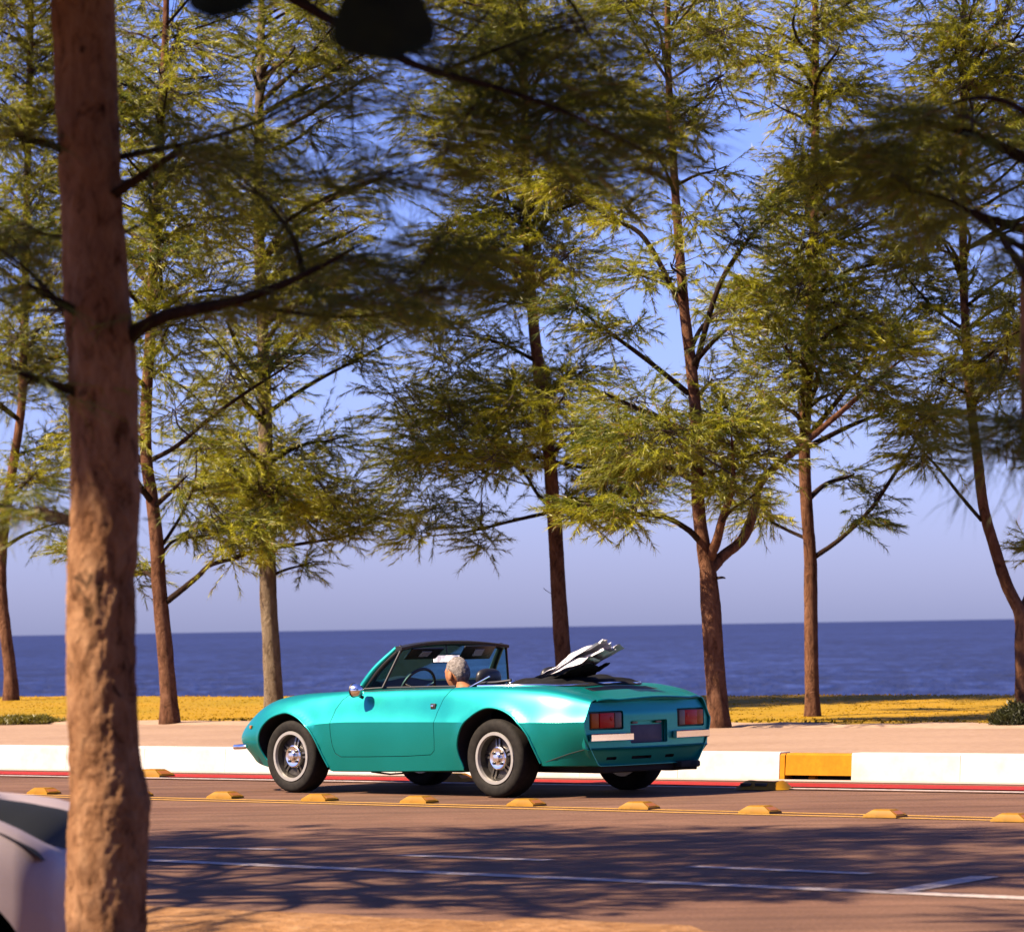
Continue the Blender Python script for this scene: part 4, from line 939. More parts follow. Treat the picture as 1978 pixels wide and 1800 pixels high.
for sg in (1, -1):
    for A in (AFs, ARs): cut.append(tmp(MB().prism(A, 1, .50 * sg, 1.2 * sg), BL))
body = boolean(body, cut)
dcut = [tmp(MB().prism(DOOR, 1, .70 * sg, 1.2 * sg), BL) for sg in (1, -1)]
LID = [(-.47, .42), (-.47, -.42), (-.70, -.48), (-.795, -.50), (-.795, .50), (-.70, .48)]
lcut = tmp(MB().prism(LID, 2, .60, 1.1), BL)
seam = []   # valance seam low on the rear quarter
body = boolean(body, dcut + [lcut])
door_cut = [tmp(MB().prism(shrink(DOOR, .0045), 1, .712 * sg, 1.2 * sg), [TEAL]) for sg in (1, -1)]
doors = []
for c in door_cut:
    d = link('door', body_me.copy(), None, TEAL)
    doors.append(boolean(d, [c, ], 'INTERSECT'))
lid_cut = tmp(MB().prism(shrink(LID, .004), 2, .62, 1.1), [TEAL])
lid = boolean(link('engine_lid', body_me.copy(), None, TEAL), [lid_cut], 'INTERSECT')
VENT = [(-.49, .34), (-.49, -.34), (-.60, -.37), (-.60, .37)]
vc = tmp(MB().prism(VENT, 2, .735, 1.1), [M['black_trim']])
lid = boolean(lid, [vc])
drop(cut + dcut + [lcut, lid_cut, vc, solid] + door_cut)
for o in [body, lid] + doors:
    finish(o.data, 22); o.parent = car
def T_surf(u, v):   # height of the upper body at (u, v)
    s_ = section(u); a = [p for p in s_[:28]]
    return float(np.interp(abs(v), [p[0] for p in a], [p[1] for p in a]))
def V_surf(u, w):   # half width of the side at height w
    s_ = section(u)[12:41]
    return float(np.interp(-w, [-p[1] for p in s_], [p[0] for p in s_]))
# vent slats on the engine lid
for i in range(6):
    u = -.497 - .018 * i
    MB().box((u, 0, T_surf(u, 0) - .012), (.009, .66, .010), bev=.002).build('vent_slat', BLK, lid, 30)
MB().box((-.545, 0, .735), (.12, .68, .006)).build('vent_floor', M['underbody'], lid, None)
# rolled arch lips
for A in (AFs, ARs):
    for sg in (1, -1):
        pts = [(u, sg * (V_surf(u, max(w, .2)) + .012), w) for u, w in A if w > botW(u) + .005]
        MB().tube(pts, .0085, 8).build('arch_lip', TEAL, car, 60)
# door hardware and mirrors
for sg, d in zip((1, -1), doors):
    vx = V_surf(.62, .665)
    hb = MB().box((.625, sg * (vx + .003), .665), (.052, .014, .042), bev=.004).build('door_handle', BLK, d, 30)
    MB().box((.63, sg * (vx + .011), .667), (.026, .008, .014), bev=.002).build('lock', M['chrome'], d, 30)
    MB().tube([(1.24, sg * .66, .80), (.85, sg * .668, .806), (.5, sg * .665, .81)], .007, 6).build('window_seal', BLK, d, 60)
    mx, my, mz = 1.375, sg * .80, .785
    mb = MB()
    Mx = Matrix.Translation((mx, my + sg * .045, mz)) @ Matrix.Rotation(R(90 + sg * 8), 4, 'Z')
    mb.lathe([(.062, .004), (.055, .03), (.035, .046), (.0, .052), (-.018, .052), (-.022, .048)], 28, 0, Mx)
    sm = mb.build('side_mirror', M['chrome'], car, 40)
    MB().lathe([(-.0225, .047), (-.024, .046), (-.025, .002)], 28, 0, Mx).build('mirror_glass', M['mirror_glass'], sm, 40)
    MB().lathe([(-.014, .050), (-.014, .0545), (-.026, .0545), (-.026, .0475)], 28, 0, Mx, True).build('mirror_rim', BLK, sm, 40)
    MB().tube([(mx - .005, my - sg * .02, mz - .055), (mx - .005, my + sg * .02, mz - .04), (mx, my + sg * .045, mz - .01)], [.014, .011, .009], 8).build('mirror_stalk', BLK, sm, 60)
    MB().box((1.12, sg * .835, .17), (1.2, .0, .0)) if False else None
# sill seam, lower quarter seam
for sg in (1, -1):
    pts = [(u, sg * (V_surf(u, w) + .001), w) for u, w in [(-.465, .262), (-.55, .288), (-.66, .325), (-.76, .352), (-.805, .36)]]
    MB().tube(pts, .0035, 6).build('valance_seam', M['underbody'], car, 60)
# rear panel
def ru(v, w): return -.792 - .048 * (1 - min(1, (v / .69) ** 2)) + float(np.interp(w, [.20, .345, .352, .36, .60, .68, .72], [.055, -.004, -.012, .0, .0, .022, .03]))
def rv(w): return float(np.interp(w, [.225, .30, .36, .45, .55, .62, .68, .705, .73], [.530, .616, .664, .680, .678, .652, .594, .552, .52]))
P = [[(ru(v * rv(w), w), v * rv(w), w) for v in np.linspace(-1, 1, 49)] for w in np.concatenate([np.linspace(.228, .342, 8), [.348, .352, .357, .363], np.linspace(.372, .688, 24)])]
mb = MB().grid(P)
o_ = np.array(P); bk = o_.copy(); bk[:, :, 0] += .03
mb.grid(bk, flip=True)
a_, b_ = o_.shape[:2]; off = a_ * b_
loop = [j for j in range(b_)] + [i * b_ + b_ - 1 for i in range(1, a_)] + [(a_ - 1) * b_ + j for j in range(b_ - 2, -1, -1)] + [i * b_ for i in range(a_ - 2, 0, -1)]
mb.f += [(loop[i], loop[(i + 1) % len(loop)], off + loop[(i + 1) % len(loop)], off + loop[i]) for i in range(len(loop))]; mb.m = [0] * len(mb.f)
panel = link('rear_panel', mb.mesh('rear_panel', None, True), None, TEAL)
pc = [tmp(MB().box((-.845, .025, .468), (.09, .40, .165), bev=.012), [M['teal_paint']])]
for y, l in ((.40, .10), (.09, .21), (-.22, .10)): pc.append(tmp(MB().box((-.82, y, .283), (.2, l, .022), bev=.006), [M['underbody']]))
for sg in (1, -1): pc.append(tmp(MB().box((-.82, sg * .462, .558), (.09, .335, .135), rz=sg * -.085, bev=.012), [TEAL]))
panel = boolean(panel, pc); drop(pc)
finish(panel.data, 24); panel.parent = car
MB().box((-.792, .025, .47), (.012, .42, .20)).build('plate_recess', TEAL, panel, None)
pl_ = MB().box((-.806, .035, .452), (.006, .36, .13), bev=.002).build('licence_plate', M['plate'], car, 30)
for y in (-.10, .16): MB().box((-.815, y, .535), (.02, .06, .016), bev=.005).build('plate_lamp', M['clear_lens'], panel, 30)
for sg in (1, -1):
    def lm_(y): return -.778 - .048 * (1 - (y / .69) ** 2)
    tl = MB().box((lm_(.462) + .012, sg * .462, .558), (.03, .318, .122), rz=sg * -.085, bev=.006).build('tail_light', BLK, car, 30)
    for y0_, y1_, nm, mt in ((.535, .612, 'orange_lens', 'orange_lens'), (.385, .533, 'red_lens', 'red_lens'), (.315, .383, 'clear_lens', 'clear_lens')):
        yc = (y0_ + y1_) / 2
        MB().box((lm_(yc) - .008, sg * yc, .558), (.022, y1_ - y0_ - .002, .108), rz=sg * -(.03 + .12 * (yc - .3)), bev=.005).build(nm, M[mt], tl, 30)
    MB().lathe([(0, .016), (-.004, .014), (-.006, .002)], 16, 0, Matrix.Translation((lm_(.42) - .018, sg * .415, .572)) @ Matrix.Rotation(R(-90), 4, 'Z')).build('reflector', M['red_lens'], tl, 40)
    # chrome quarter bumpers
    pts = [(ru(y, .43) - .028, sg * y, .437) for y in np.linspace(.235, .60, 9)] + [(-.826, sg * .645, .437)]
    mb = MB()
    ring = [(-.014, -.022), (-.014, .022), (-.004, .028), (.018, .026), (.018, -.026), (-.004, -.028)]
    V_ = []
    for i, p in enumerate(pts):
        t = np.array(pts[min(i + 1, len(pts) - 1)]) - np.array(pts[max(i - 1, 0)]); t /= np.linalg.norm(t)
        nx = np.array([t[1], -t[0], 0]) * sg; nx = nx if nx[0] > 0 else -nx
        for (a, b) in ring: V_.append(np.array(p) + nx * a + np.array([0, 0, b]))
    k_ = len(ring)
    mb.add(V_, [(i * k_ + j, i * k_ + (j + 1) % k_, (i + 1) * k_ + (j + 1) % k_, (i + 1) * k_ + j) for i in range(len(pts) - 1) for j in range(k_)] + [tuple(range(k_)), tuple((len(pts) - 1) * k_ + j for j in range(k_))])
    mb.build('bumper', M['chrome'], car, 35)
    # front quarter bumper and side indicator
    pts = [(2.62, sg * .825, .352), (2.70, sg * .815, .348), (2.79, sg * .775, .345), (2.87, sg * .72, .342), (2.95, sg * .62, .340), (3.01, sg * .5, .34)]
    mb = MB(); mb.tube(smooth_path(pts, 4), [.012] + [.02] * 19 + [.016], 10); mb.build('bumper', M['chrome'], car, 50)
    vi = planV(2.63) - .012
    MB().box((2.625, sg * (V_surf(2.625, .50) + .004), .50), (.034, .018, .026), rz=sg * -.30, bev=.005).build('indicator', M['amber'], car, 30)
    MB().lathe([(-.03, .085), (.012, .088), (.02, .06), (.024, .01)], 28, 0, Matrix.Translation((2.80, sg * .44, .515)) @ Matrix.Rotation(R(-90), 4, 'Z') @ Matrix.Rotation(R(-25), 4, 'X')).build('headlight', M['chrome'], car, 40)
# ducktail lip over the rear panel
pts = []
mb = MB(); S_ = []
for v in np.linspace(-1, 1, 41):
    y = v * .56; z = T_surf(-.80, y) ; uu = -.818 - .062 * (1 - (v * .56 / .62) ** 2)
    uu += .03 * abs(v) ** 6
    S_.append([(uu + .05, y, z + .002), (uu, y, z - .002), (uu - .022, y, z - .004), (uu - .026, y, z - .012), (uu - .018, y, z - .018), (uu + .05, y, z - .03)])
k_ = 6
mb.add([p for r__ in S_ for p in r__], [(i * k_ + j, i * k_ + (j + 1) % k_, (i + 1) * k_ + (j + 1) % k_, (i + 1) * k_ + j) for i in range(40) for j in range(k_)] + [tuple(range(k_)), tuple(40 * k_ + j for j in range(k_))])
mb.build('tail_lip', TEAL, car, 40)
# underside, exhaust
MB().box((1.05, 0, .20), (1.20, 1.36, .05)).build('floor_pan', M['underbody'], car, None)
MB().box((-.30, 0, .24), (.95, .92, .13), bev=.03).build('engine_sump', M['underbody'], car, 30)
MB().tube([(1.45, .62, .165), (1.25, .62, .15), (1.05, .62, .163)], .008, 6).build('jack_bracket', M['underbody'], car, 50)
MB().tube(smooth_path([(-.45, -.2, .22), (-.70, -.30, .20), (-.80, -.40, .205), (-.855, -.47, .205)], 4), .032, 12).build('exhaust', M['underbody'], car, 50)
MB().box((-.80, -.42, .215), (.10, .22, .05), bev=.015).build('silencer', M['underbody'], car, 40)
# wheels
def wheel(u, sg, tr, tw, name='wheel'):
    vo = .79; e_ = tw
    Mw = Matrix.Translation((u, sg * (vo - e_ / 2), tr)) @ (Matrix.Identity(4) if sg > 0 else Matrix.Rotation(math.pi, 4, 'Z'))
    rr = .193      # rim flange radius
    k = tw / .2
    mb = MB()      # barrel and lip, axis +y outward
    mb.lathe([(-.09 * k, rr - .01), (.070 * k, rr - .008), (.088 * k, rr), (.096 * k, rr - .003), (.096 * k, rr - .024), (.084 * k, rr - .027), (.070 * k, rr - .028), (.045 * k, rr - .036), (-.02, rr - .05), (-.09 * k, rr - .05)], 56, 0, Mw, True)
    rim = mb.build('wheel', [M['rim_lip'], M['wheel_dark']], car, 25)
    nseg = 56
    rim.data.polygons.foreach_set('material_index', np.array([1 if 6 <= i // nseg <= 8 else 0 for i in range(len(rim.data.polygons))], dtype=np.int32))
    tp = [(-.085, rr - .006), (-.098, rr + .02), (-.100, rr + .05), (-.090, tr - .012), (-.070, tr - .002), (.070, tr - .002), (.090, tr - .012), (.1, rr + .055), (.0985, rr + .03), (.095, rr + .012), (.088, rr + .002), (.07, rr - .006)]
    mb = MB().lathe([(a * k, r__) for a, r__ in tp], 72, 0, Mw, True)
    for gy in (-.04, 0, .04):
        pass
    mb.build('tyre', M['tyre_rubber'], rim, 50)
    MB().lathe([(.028, .150), (.026, .148), (.0, .09), (.0, .02), (-.03, .02), (-.03, .15)], 40, 0, Mw).build('wheel_disc', M['wheel_dark'], rim, 30)
    for i in range(5):
        a = R(90 + 72 * i + (12 if u > 1 else -8)); mb = MB()
        for off in (-.014, .014):
            Ms = Mw @ Matrix.Rotation(-a, 4, 'Y')
            mb.add([Ms @ Vector(p) for p in [(.05, .050, off - .007), (.05, .050, off + .007), (.152, .034, off * 1.25 + .008), (.152, .034, off * 1.25 - .008), (.05, .02, off - .009), (.05, .02, off + .009), (.152, .01, off * 1.25 + .01), (.152, .01, off * 1.25 - .01)]],
                   [(0, 1, 2, 3), (4, 7, 6, 5), (0, 4, 5, 1), (1, 5, 6, 2), (2, 6, 7, 3), (3, 7, 4, 0)])
        mb.build('spoke', M['wheel_rim'], rim, 30)
    hub = MB().lathe([(.0, .090), (.050, .088), (.060, .084), (.064, .076), (.060, .058), (.062, .036), (.078, .033), (.084, .027), (.086, .004)], 36, 0, Mw).build('hub_cap', M['polished'], rim, 25)
    for i in range(4):
        a = R(45 + 90 * i)
        MB().lathe([(.05, .011), (.072, .010), (.075, .003)], 8, 0, Mw @ Matrix.Translation((.052 * math.cos(a), 0, .052 * math.sin(a)))).build('lug_nut', M['wheel_dark'], hub, 30)
speck('wheel_rim', [(0.16, .145, .13), (0.28, .26, .235)], 0.35, 20, 0.1, 0.002, metal=0.8)
for sg in (1, -1):
    wheel(2.171, sg, .279, .185); wheel(0.0, sg, .288, .205)
# windscreen: two pillars, black header, tinted glass
pb, pt_ = (1.515, .70, .775), (1.21, .565, 1.098)
hdr = lambda y: (1.205 + .055 * (1 - (y / .565) ** 2), y, 1.098 + .038 * (1 - (abs(y) / .565) ** 2.2))
for sg in (1, -1):
    q = [(pb[0], sg * pb[1], pb[2] - .03), ((pb[0] + pt_[0]) / 2 + .012, sg * (pb[1] + pt_[1]) / 2 + sg * .012, (pb[2] + pt_[2]) / 2), (pt_[0], sg * pt_[1], pt_[2])]
    MB().tube(smooth_path(q, 6), list(np.linspace(.030, .020, 13)), 10).build('windscreen_pillar', TEAL, car, 60)
    MB().tube(smooth_path([(p[0] - .030, p[1] - sg * .024, p[2] + .004) for p in q], 6), list(np.linspace(.030, .026, 13)), 8).build('pillar_trim', BLK, car, 60)
mb = MB(); rows_ = []
for y in np.linspace(-.585, .585, 25):
    x_, _, z_ = hdr(min(abs(y), .565)); rows_.append([(x_ + .02, y, z_ - .006), (x_ + .006, y, z_ + .010), (x_ - .04, y, z_ + .011), (x_ - .066, y, z_ + .003), (x_ - .062, y, z_ - .016), (x_ - .02, y, z_ - .030), (x_ + .012, y, z_ - .022)])
k_ = 7
mb.add([p for r__ in rows_ for p in r__], [(i * k_ + j, i * k_ + (j + 1) % k_, (i + 1) * k_ + (j + 1) % k_, (i + 1) * k_ + j) for i in range(24) for j in range(k_)] + [tuple(range(k_)), tuple(24 * k_ + j for j in range(k_))])
mb.build('windscreen_header', M['black_vinyl'], car, 40)
P = []
for i in range(9):
    t = i / 8.0; row = []
    for y in np.linspace(-1, 1, 21):
        yb = y * .69; yt = y * .555; x0 = 1.515 + .12 * (1 - y * y); z0 = .765; x1, _, z1 = hdr(yt)
        row.append((x0 + (x1 - x0) * t + .03 * math.sin(math.pi * t), yb + (yt - yb) * t, z0 + (z1 - .01 - z0) * t))
    P.append(row)
MB().grid(P).build('windscreen', M['windscreen_glass'], car, 60, fix=False)
MB().tube(smooth_path([(1.515 + .12 * (1 - y * y) + .012, y * .70, .785) for y in np.linspace(-1, 1, 9)], 3), .012, 8).build('windscreen_seal', BLK, car, 60)
MB().tube(smooth_path([(1.70 + .05 * (1 - y * y), .1 + y * .42, .795) for y in np.linspace(-1, 1, 5)], 3), .005, 6).build('wiper', M['chrome'], car, 60)
for sg in (1, -1):      # quarter vents
    a, b, c = (1.25, sg * .685, .80), (1.165, sg * .575, 1.075), (1.47, sg * .692, .79)
    fr_ = MB().tube([a, b], .010, 8).build('quarter_window', BLK, car, 60)
    MB().tube([a, c], .008, 8).build('lower_frame', BLK, fr_, 60)
    MB().add([a, b, (1.20, sg * .57, 1.08), c], [(0, 1, 2, 3)]).build('glass', M['windscreen_glass'], fr_, None, fix=False)
M['mirror_reflection_grey'] = mat('mirror_reflection_grey', (.55, .58, .60), .25, .3)  # light grey stands for the bright road reflected in the vanity mirrors
# sun visors, mirror
for sg in (1, -1):
    Mv = Matrix.Translation((1.20, sg * .29, 1.052)) @ Matrix.Rotation(R(38 if sg > 0 else 52), 4, 'Y')
    vz = MB().box((0, 0, 0), (.13, .34, .016), bev=.007, M=Mv).build('sun_visor', M['black_vinyl'], car, 40)
    MB().box((0, 0, 0), (.062, .10, .003), M=Mv @ Matrix.Translation((-.005, 0, -.0105 if sg > 0 else -.0105))).build('vanity_mirror', M['mirror_reflection_grey'], vz, None)
rm = MB().box((1.235, .0, 1.012), (.022, .235, .066), bev=.009, M=Matrix.Translation((1.235, .02, 1.008)) @ Matrix.Rotation(R(-24), 4, 'Z')).build('rear_view_mirror', BLK, car, 40)
MB().box((0, 0, 0), (.003, .215, .050), M=Matrix.Translation((1.2236, .0251, 1.008)) @ Matrix.Rotation(R(-24), 4, 'Z')).build('mirror_glass', M['mirror_glass'], rm, None)
MB().tube([(1.24, 0, 1.03), (1.25, 0, 1.085), (1.25, 0, 1.11)], .007, 6).build('stem', BLK, rm, 60)
# interior
P = []
for y in np.linspace(-.63, .63, 19):
    hump = .055 * math.exp(-((y - .35) / .17) ** 2)
    P.append([(1.57, y, .785), (1.48, y, .83 + hump * .6), (1.40, y, .852 + hump * .6), (1.33, y, .84 + hump * .6), (1.30, y, .76), (1.32, y, .55), (1.50, y, .45)])
MB().grid(P).build('dashboard', M['black_vinyl'], car, 50, fix=False)
sw = MB(); Ms = Matrix.Translation((1.22, .35, .775)) @ Matrix.Rotation(R(-24), 4, 'Y')
ringp = [Ms @ Vector((0, .175 * math.cos(a), .175 * math.sin(a))) for a in np.linspace(0, 2 * math.pi, 33)]
sw.tube(ringp, .012, 8, cap=False).build('steering_wheel', BLK, car, 60)
swo = car.children[-1]
for a in (R(-90), R(20), R(160)): MB().tube([Ms @ Vector((0, 0, 0)), Ms @ Vector((0, .17 * math.cos(a), .17 * math.sin(a)))], .009, 6).build('spoke', M['chrome'], swo, 60)
MB().tube([Ms @ Vector((.0, 0, 0)), (1.45, .35, .66)], .03, 8).build('column', BLK, swo, 60)
for sg in (1, -1):
    y0_ = sg * .35
    P = []
    prof_ = [(.98, .42), (.90, .47), (.72, .44), (.62, .42), (.56, .50), (.52, .64), (.49, .76), (.47, .82), (.44, .83), (.42, .78), (.46, .50), (.52, .35)]
    for v in np.linspace(-1, 1, 13):
        P.append([(x_ + .02 * v * v * (1 if z_ > .45 else 0), y0_ + v * (.235 - .05 * max(0, z_ - .6) / .2), z_ + .035 * v ** 4 * (1 if z_ < .5 else 0) - (.03 * v ** 4 if z_ > .8 else 0)) for x_, z_ in prof_])
    seat = MB().grid(P).build('seat', M['black_vinyl'], car, 60, fix=False)
    bm_ = MB(); S_ = []
    for i in range(13):
        th = math.pi * i / 12
        S_.append([(.465 + .055 * math.sin(th) * math.cos(f_) * .9, y0_ + .125 * math.copysign(abs(math.sin(th) * math.sin(f_)) ** .75, math.sin(f_)), .865 - .072 * math.copysign(abs(math.cos(th)) ** .8, math.cos(th))) for f_ in np.linspace(0, 2 * math.pi, 25)])
    MB().grid(S_).build('headrest', M['black_vinyl'], seat, 80, fix=False)
# folded roof
P = []; rr_ = np.random.default_rng(3)
for i, u in enumerate(np.linspace(.20, -.46, 34)):
    t = i / 33.0; hw = float(np.interp(u, [-.46, -.36, -.22, .02, .2], [.30, .44, .56, .615, .60])); row = []
    for v in np.linspace(-1, 1, 41):
        y = v * hw
        top = .802 + .062 * math.sin(math.pi * min(1, t * 1.25)) ** .7 * (1 - abs(v) ** 5) if t < .8 else .802 + .045 * (1 - (t - .8) / .2) * (1 - abs(v) ** 5)
        fold = .010 * math.sin(u * 55 + 2.5 * mnoise.noise(Vector((u * 4, y * 4, 2)))) + .016 * mnoise.noise(Vector((u * 14, y * 6, 5)))
        row.append((u, y, max(top + fold * (1 - abs(v) ** 6), (T_surf(u, y) + .006) if u < -.2 else .80)))
    P.append(row)
roof = MB().grid(P).build('folded_roof', M['black_fabric'], car, 70, fix=False)
MB().grid([[(.20, y, .55), (.20, y, .80), (.185, y, .83)] for y in np.linspace(-.6, .6, 5)]).build('rear_bulkhead', M['black_fabric'], car, 50, fix=False)
for y in (-.45, .5): MB().tube(smooth_path([(.52, y, .80), (.36, y * 1.06, .83), (.20, y * 1.1, .835), (.05, y * 1.08, .85)], 4), .011, 8).build('roof_bow', M['black_trim'], roof, 60)
MB().tube(smooth_path([(.42, .60, .80), (.33, .57, .845), (.25, .56, .88)], 4), .006, 6).build('roof_hinge', M['chrome'], roof, 60)
strip_ = [(.27, .668), (.10, .655), (-.05, .625), (-.16, .585), (-.26, .525), (-.34, .43), (-.40, .27), (-.43, 0), (-.40, -.27), (-.34, -.43), (-.26, -.525), (-.16, -.585), (-.05, -.625), (.10, -.655), (.27, -.668)]
MB().tube(smooth_path([(u, v, T_surf(u, abs(v)) + .006) for u, v in strip_], 4), .0085, 8).build('cockpit_moulding', M['chrome'], car, 60)
# pale crumpled sheet that sticks out of the folded roof
sh = empty('plastic_sheet', tuple((Matrix.Translation(car.location) @ Matrix.Rotation(car.rotation_euler.z, 4, 'Z') @ Vector((-.05, .08, .852)))))
sh.rotation_euler = car.rotation_euler; tag(sh, 'crumpled pale plastic sheet flapping up out of the folded black roof', 'plastic sheet')
for si, (tipz, L_, wd0, wd1, v0, ph) in enumerate([(.265, .58, .13, .070, .05, 0.3), (.235, .61, .15, .080, -.01, 1.9), (.195, .60, .16, .085, .03, 4.1), (.145, .50, .16, .10, .06, 5.2), (.11, .28, .15, .10, .10, 2.7)]):
    P = []
    for t in np.linspace(0, 1, 30):
        row = []
        for v in np.linspace(-1, 1, 31):
            w_ = wd0 + (wd1 - wd0) * t
            ed_ = .05 * mnoise.noise(Vector((v * 2.5, si * 3.1, 2))) * t                       # ragged end
            fold = .015 * math.sin(v * 4.2 + ph + 1.2 * t) + .004 * math.sin(v * 9 + 2 * ph - 2 * t) + .014 * mnoise.noise(Vector((t * 5, v * 4, si + .5)))
            curl = .095 * (1 - v * v) * math.sin(math.pi * min(1, t * 1.1))
            row.append((.07 - (L_ + ed_) * t * .93 + .012 * mnoise.noise(Vector((t * 6, v * 6, si))), v0 + v * w_ + .03 * math.sin(2.5 * t + ph), .008 + tipz * t ** 1.12 + fold * (.35 + .65 * t) + curl * .6))
        P.append(row)
    MB().grid(P).build('crumpled_film', M['pale_sheet'], sh, 60, fix=False)
P = [[(-.02 - .34 * t + .02 * mnoise.noise(Vector((t * 6, v * 5, 1))), .02 + v * (.20 - .06 * t), .004 + .10 * t ** 1.4 + .010 * math.sin(v * 4 + t * 5) * t + .02 * mnoise.noise(Vector((t * 6, v * 5, 6)))) for v in np.linspace(-1, 1, 19)] for t in np.linspace(0, 1, 20)]
MB().grid(P).build('lower_fold', M['black_fabric'], sh, 60, fix=False)

# ------------------------------------------------------------------ driver
CM = Matrix.Translation(car.location) @ Matrix.Rotation(car.rotation_euler.z, 4, 'Z')
dr = empty('person', tuple(CM @ Vector((.765, .35, .435)))); dr.rotation_euler = car.rotation_euler
tag(dr, 'grey haired driver seated at the wheel of the teal car, seen from behind', 'person')
D0 = Vector((.66, .35, .46))
def skin_mesh(joints, edges, root=0, sub=2):
    me = bpy.data.meshes.new('body'); me.from_pydata([Vector(j[:3]) - D0 for j in joints], edges, [])
    o = bpy.data.objects.new('body', me); COL.objects.link(o)
    o.modifiers.new('s', 'SKIN'); sd_ = o.modifiers.new('u', 'SUBSURF'); sd_.levels = sd_.render_levels = sub
    for i, j in enumerate(joints):
        v = me.skin_vertices[0].data[i]; v.radius = (j[3], j[4] if len(j) > 4 else j[3]); v.use_root = i == root
    dg = bpy.context.evaluated_depsgraph_get(); dg.update()
    r = bpy.data.meshes.new_from_object(o.evaluated_get(dg), depsgraph=dg)
    bpy.data.objects.remove(o, do_unlink=True); return r
J = [(.66, .35, .50, .12, .15), (.62, .35, .62, .11, .15), (.60, .35, .73, .12, .17), (.615, .35, .79, .07, .09), (.635, .35, .84, .055, .055), (.655, .35, .88, .055, .055),
     (.60, .52, .765, .06), (.78, .58, .62, .045), (1.00, .54, .63, .036), (1.15, .52, .70, .028),
     (.60, .18, .765, .06), (.78, .12, .62, .045), (1.00, .16, .63, .036), (1.15, .18, .70, .028),
     (.72, .44, .50, .085), (1.10, .46, .52, .07), (1.38, .46, .36, .05), (.72, .26, .50, .085), (1.10, .24, .52, .07), (1.38, .24, .36, .05)]
E_ = [(0, 1), (1, 2), (2, 3), (3, 4), (4, 5), (2, 6), (6, 7), (7, 8), (8, 9), (2, 10), (10, 11), (11, 12), (12, 13), (0, 14), (14, 15), (15, 16), (0, 17), (17, 18), (18, 19)]
bm1 = skin_mesh(J, E_)
# head, hands: welded into the same mesh
HC = Vector((.69, .35, .918)) - D0
def head_pt(th, ph, k=1.0):
    # th polar from the crown, ph azimuth (0 = face forward)
    x = math.sin(th) * math.cos(ph); y = math.sin(th) * math.sin(ph); z = math.cos(th)
    rx = .098 if x > 0 else .100; px_, py_, pz = rx * x, .077 * y, .118 * z
    if z < -.1:
        py_ *= 1 - .22 * min(1, (-z - .1) / .7); px_ *= (1 - .18 * min(1, (-z - .1) / .7)) if x < 0 else 1
    if x > 0:
        f_ = math.exp(-(y / .16) ** 2)
        px_ += .020 * f_ * math.exp(-((z + .18) / .16) ** 2)               # nose
        px_ += .006 * f_ * math.exp(-((z + .48) / .08) ** 2)               # lips
        px_ += .010 * f_ * math.exp(-((z + .80) / .14) ** 2)               # chin
        px_ += .006 * math.exp(-((z - .20) / .08) ** 2)                    # brow
        for e in (-1, 1): px_ -= .010 * math.exp(-((y - e * .36) / .16) ** 2 - ((z - .03) / .10) ** 2)
    return Vector((px_, py_, pz)) * k
hm = MB(); nth, nph = 34, 44
hm.grid([[HC + head_pt(math.pi * i / nth, 2 * math.pi * j / nph) for j in range(nph + 1)] for i in range(nth + 1)])
for sg in (1, -1):      # ears
    S_ = []
    for i in range(9):
        th = math.pi * i / 8
        S_.append([HC + Vector((-.008 + .022 * math.sin(th) * math.cos(f_) - .012 * math.cos(th) * 0, sg * (.076 + .012 * math.sin(th) * math.sin(f_) + .006), -.012 + .034 * math.cos(th))) for f_ in np.linspace(0, 2 * math.pi, 13)])
    hm.grid(S_)
def hand(c, sg):
    c = Vector(c) - D0
    P_ = [[c + Vector((.012 * math.cos(f_) - .01 + .0 * t, .038 * math.sin(f_) * (1 - .15 * t), -.045 + .085 * t)) for f_ in np.linspace(0, 2 * math.pi, 13)] for t in np.linspace(0, 1, 6)]
    hm.grid(P_)
    for i, (l, o_) in enumerate(((.060, -.028), (.070, -.009), (.066, .010), (.052, .028))):
        b = c + Vector((-.008, o_, .036)); hm.tube([b, b + Vector((.018, 0, l * .45)), b + Vector((.048, 0, l * .40)), b + Vector((.058, 0, .0))], [.0095, .009, .0085, .007], 8)
    b = c + Vector((-.005, -sg * .034, -.01)); hm.tube([b, b + Vector((.012, -sg * .016, .026)), b + Vector((.034, -sg * .012, .044))], [.011, .010, .008], 8)
hand((1.17, .525, .72), 1); hand((1.17, .175, .72), -1)
b_ = bmesh.new(); b_.from_mesh(bm1)
tmpm = hm.mesh('t', None); b_.from_mesh(tmpm); me = bpy.data.meshes.new('body'); b_.to_mesh(me); b_.free()
finish(me, 80); link('body', me, dr, M['skin'])
# shirt: the same skeleton, a little fuller, to wrist
J2 = [(x, y, z, r__[0] * 1.12 + .004, (r__[-1]) * 1.12 + .004) for (x, y, z, *r__) in [J[0], J[1], J[2], J[3], J[6], J[7], (.93, .55, .63, .042), J[10], J[11], (.93, .15, .63, .042)]]
sm_ = skin_mesh(J2, [(0, 1), (1, 2), (2, 3), (2, 4), (4, 5), (5, 6), (2, 7), (7, 8), (8, 9)])
finish(sm_, 80); link('shirt', sm_, dr, M['shirt'])
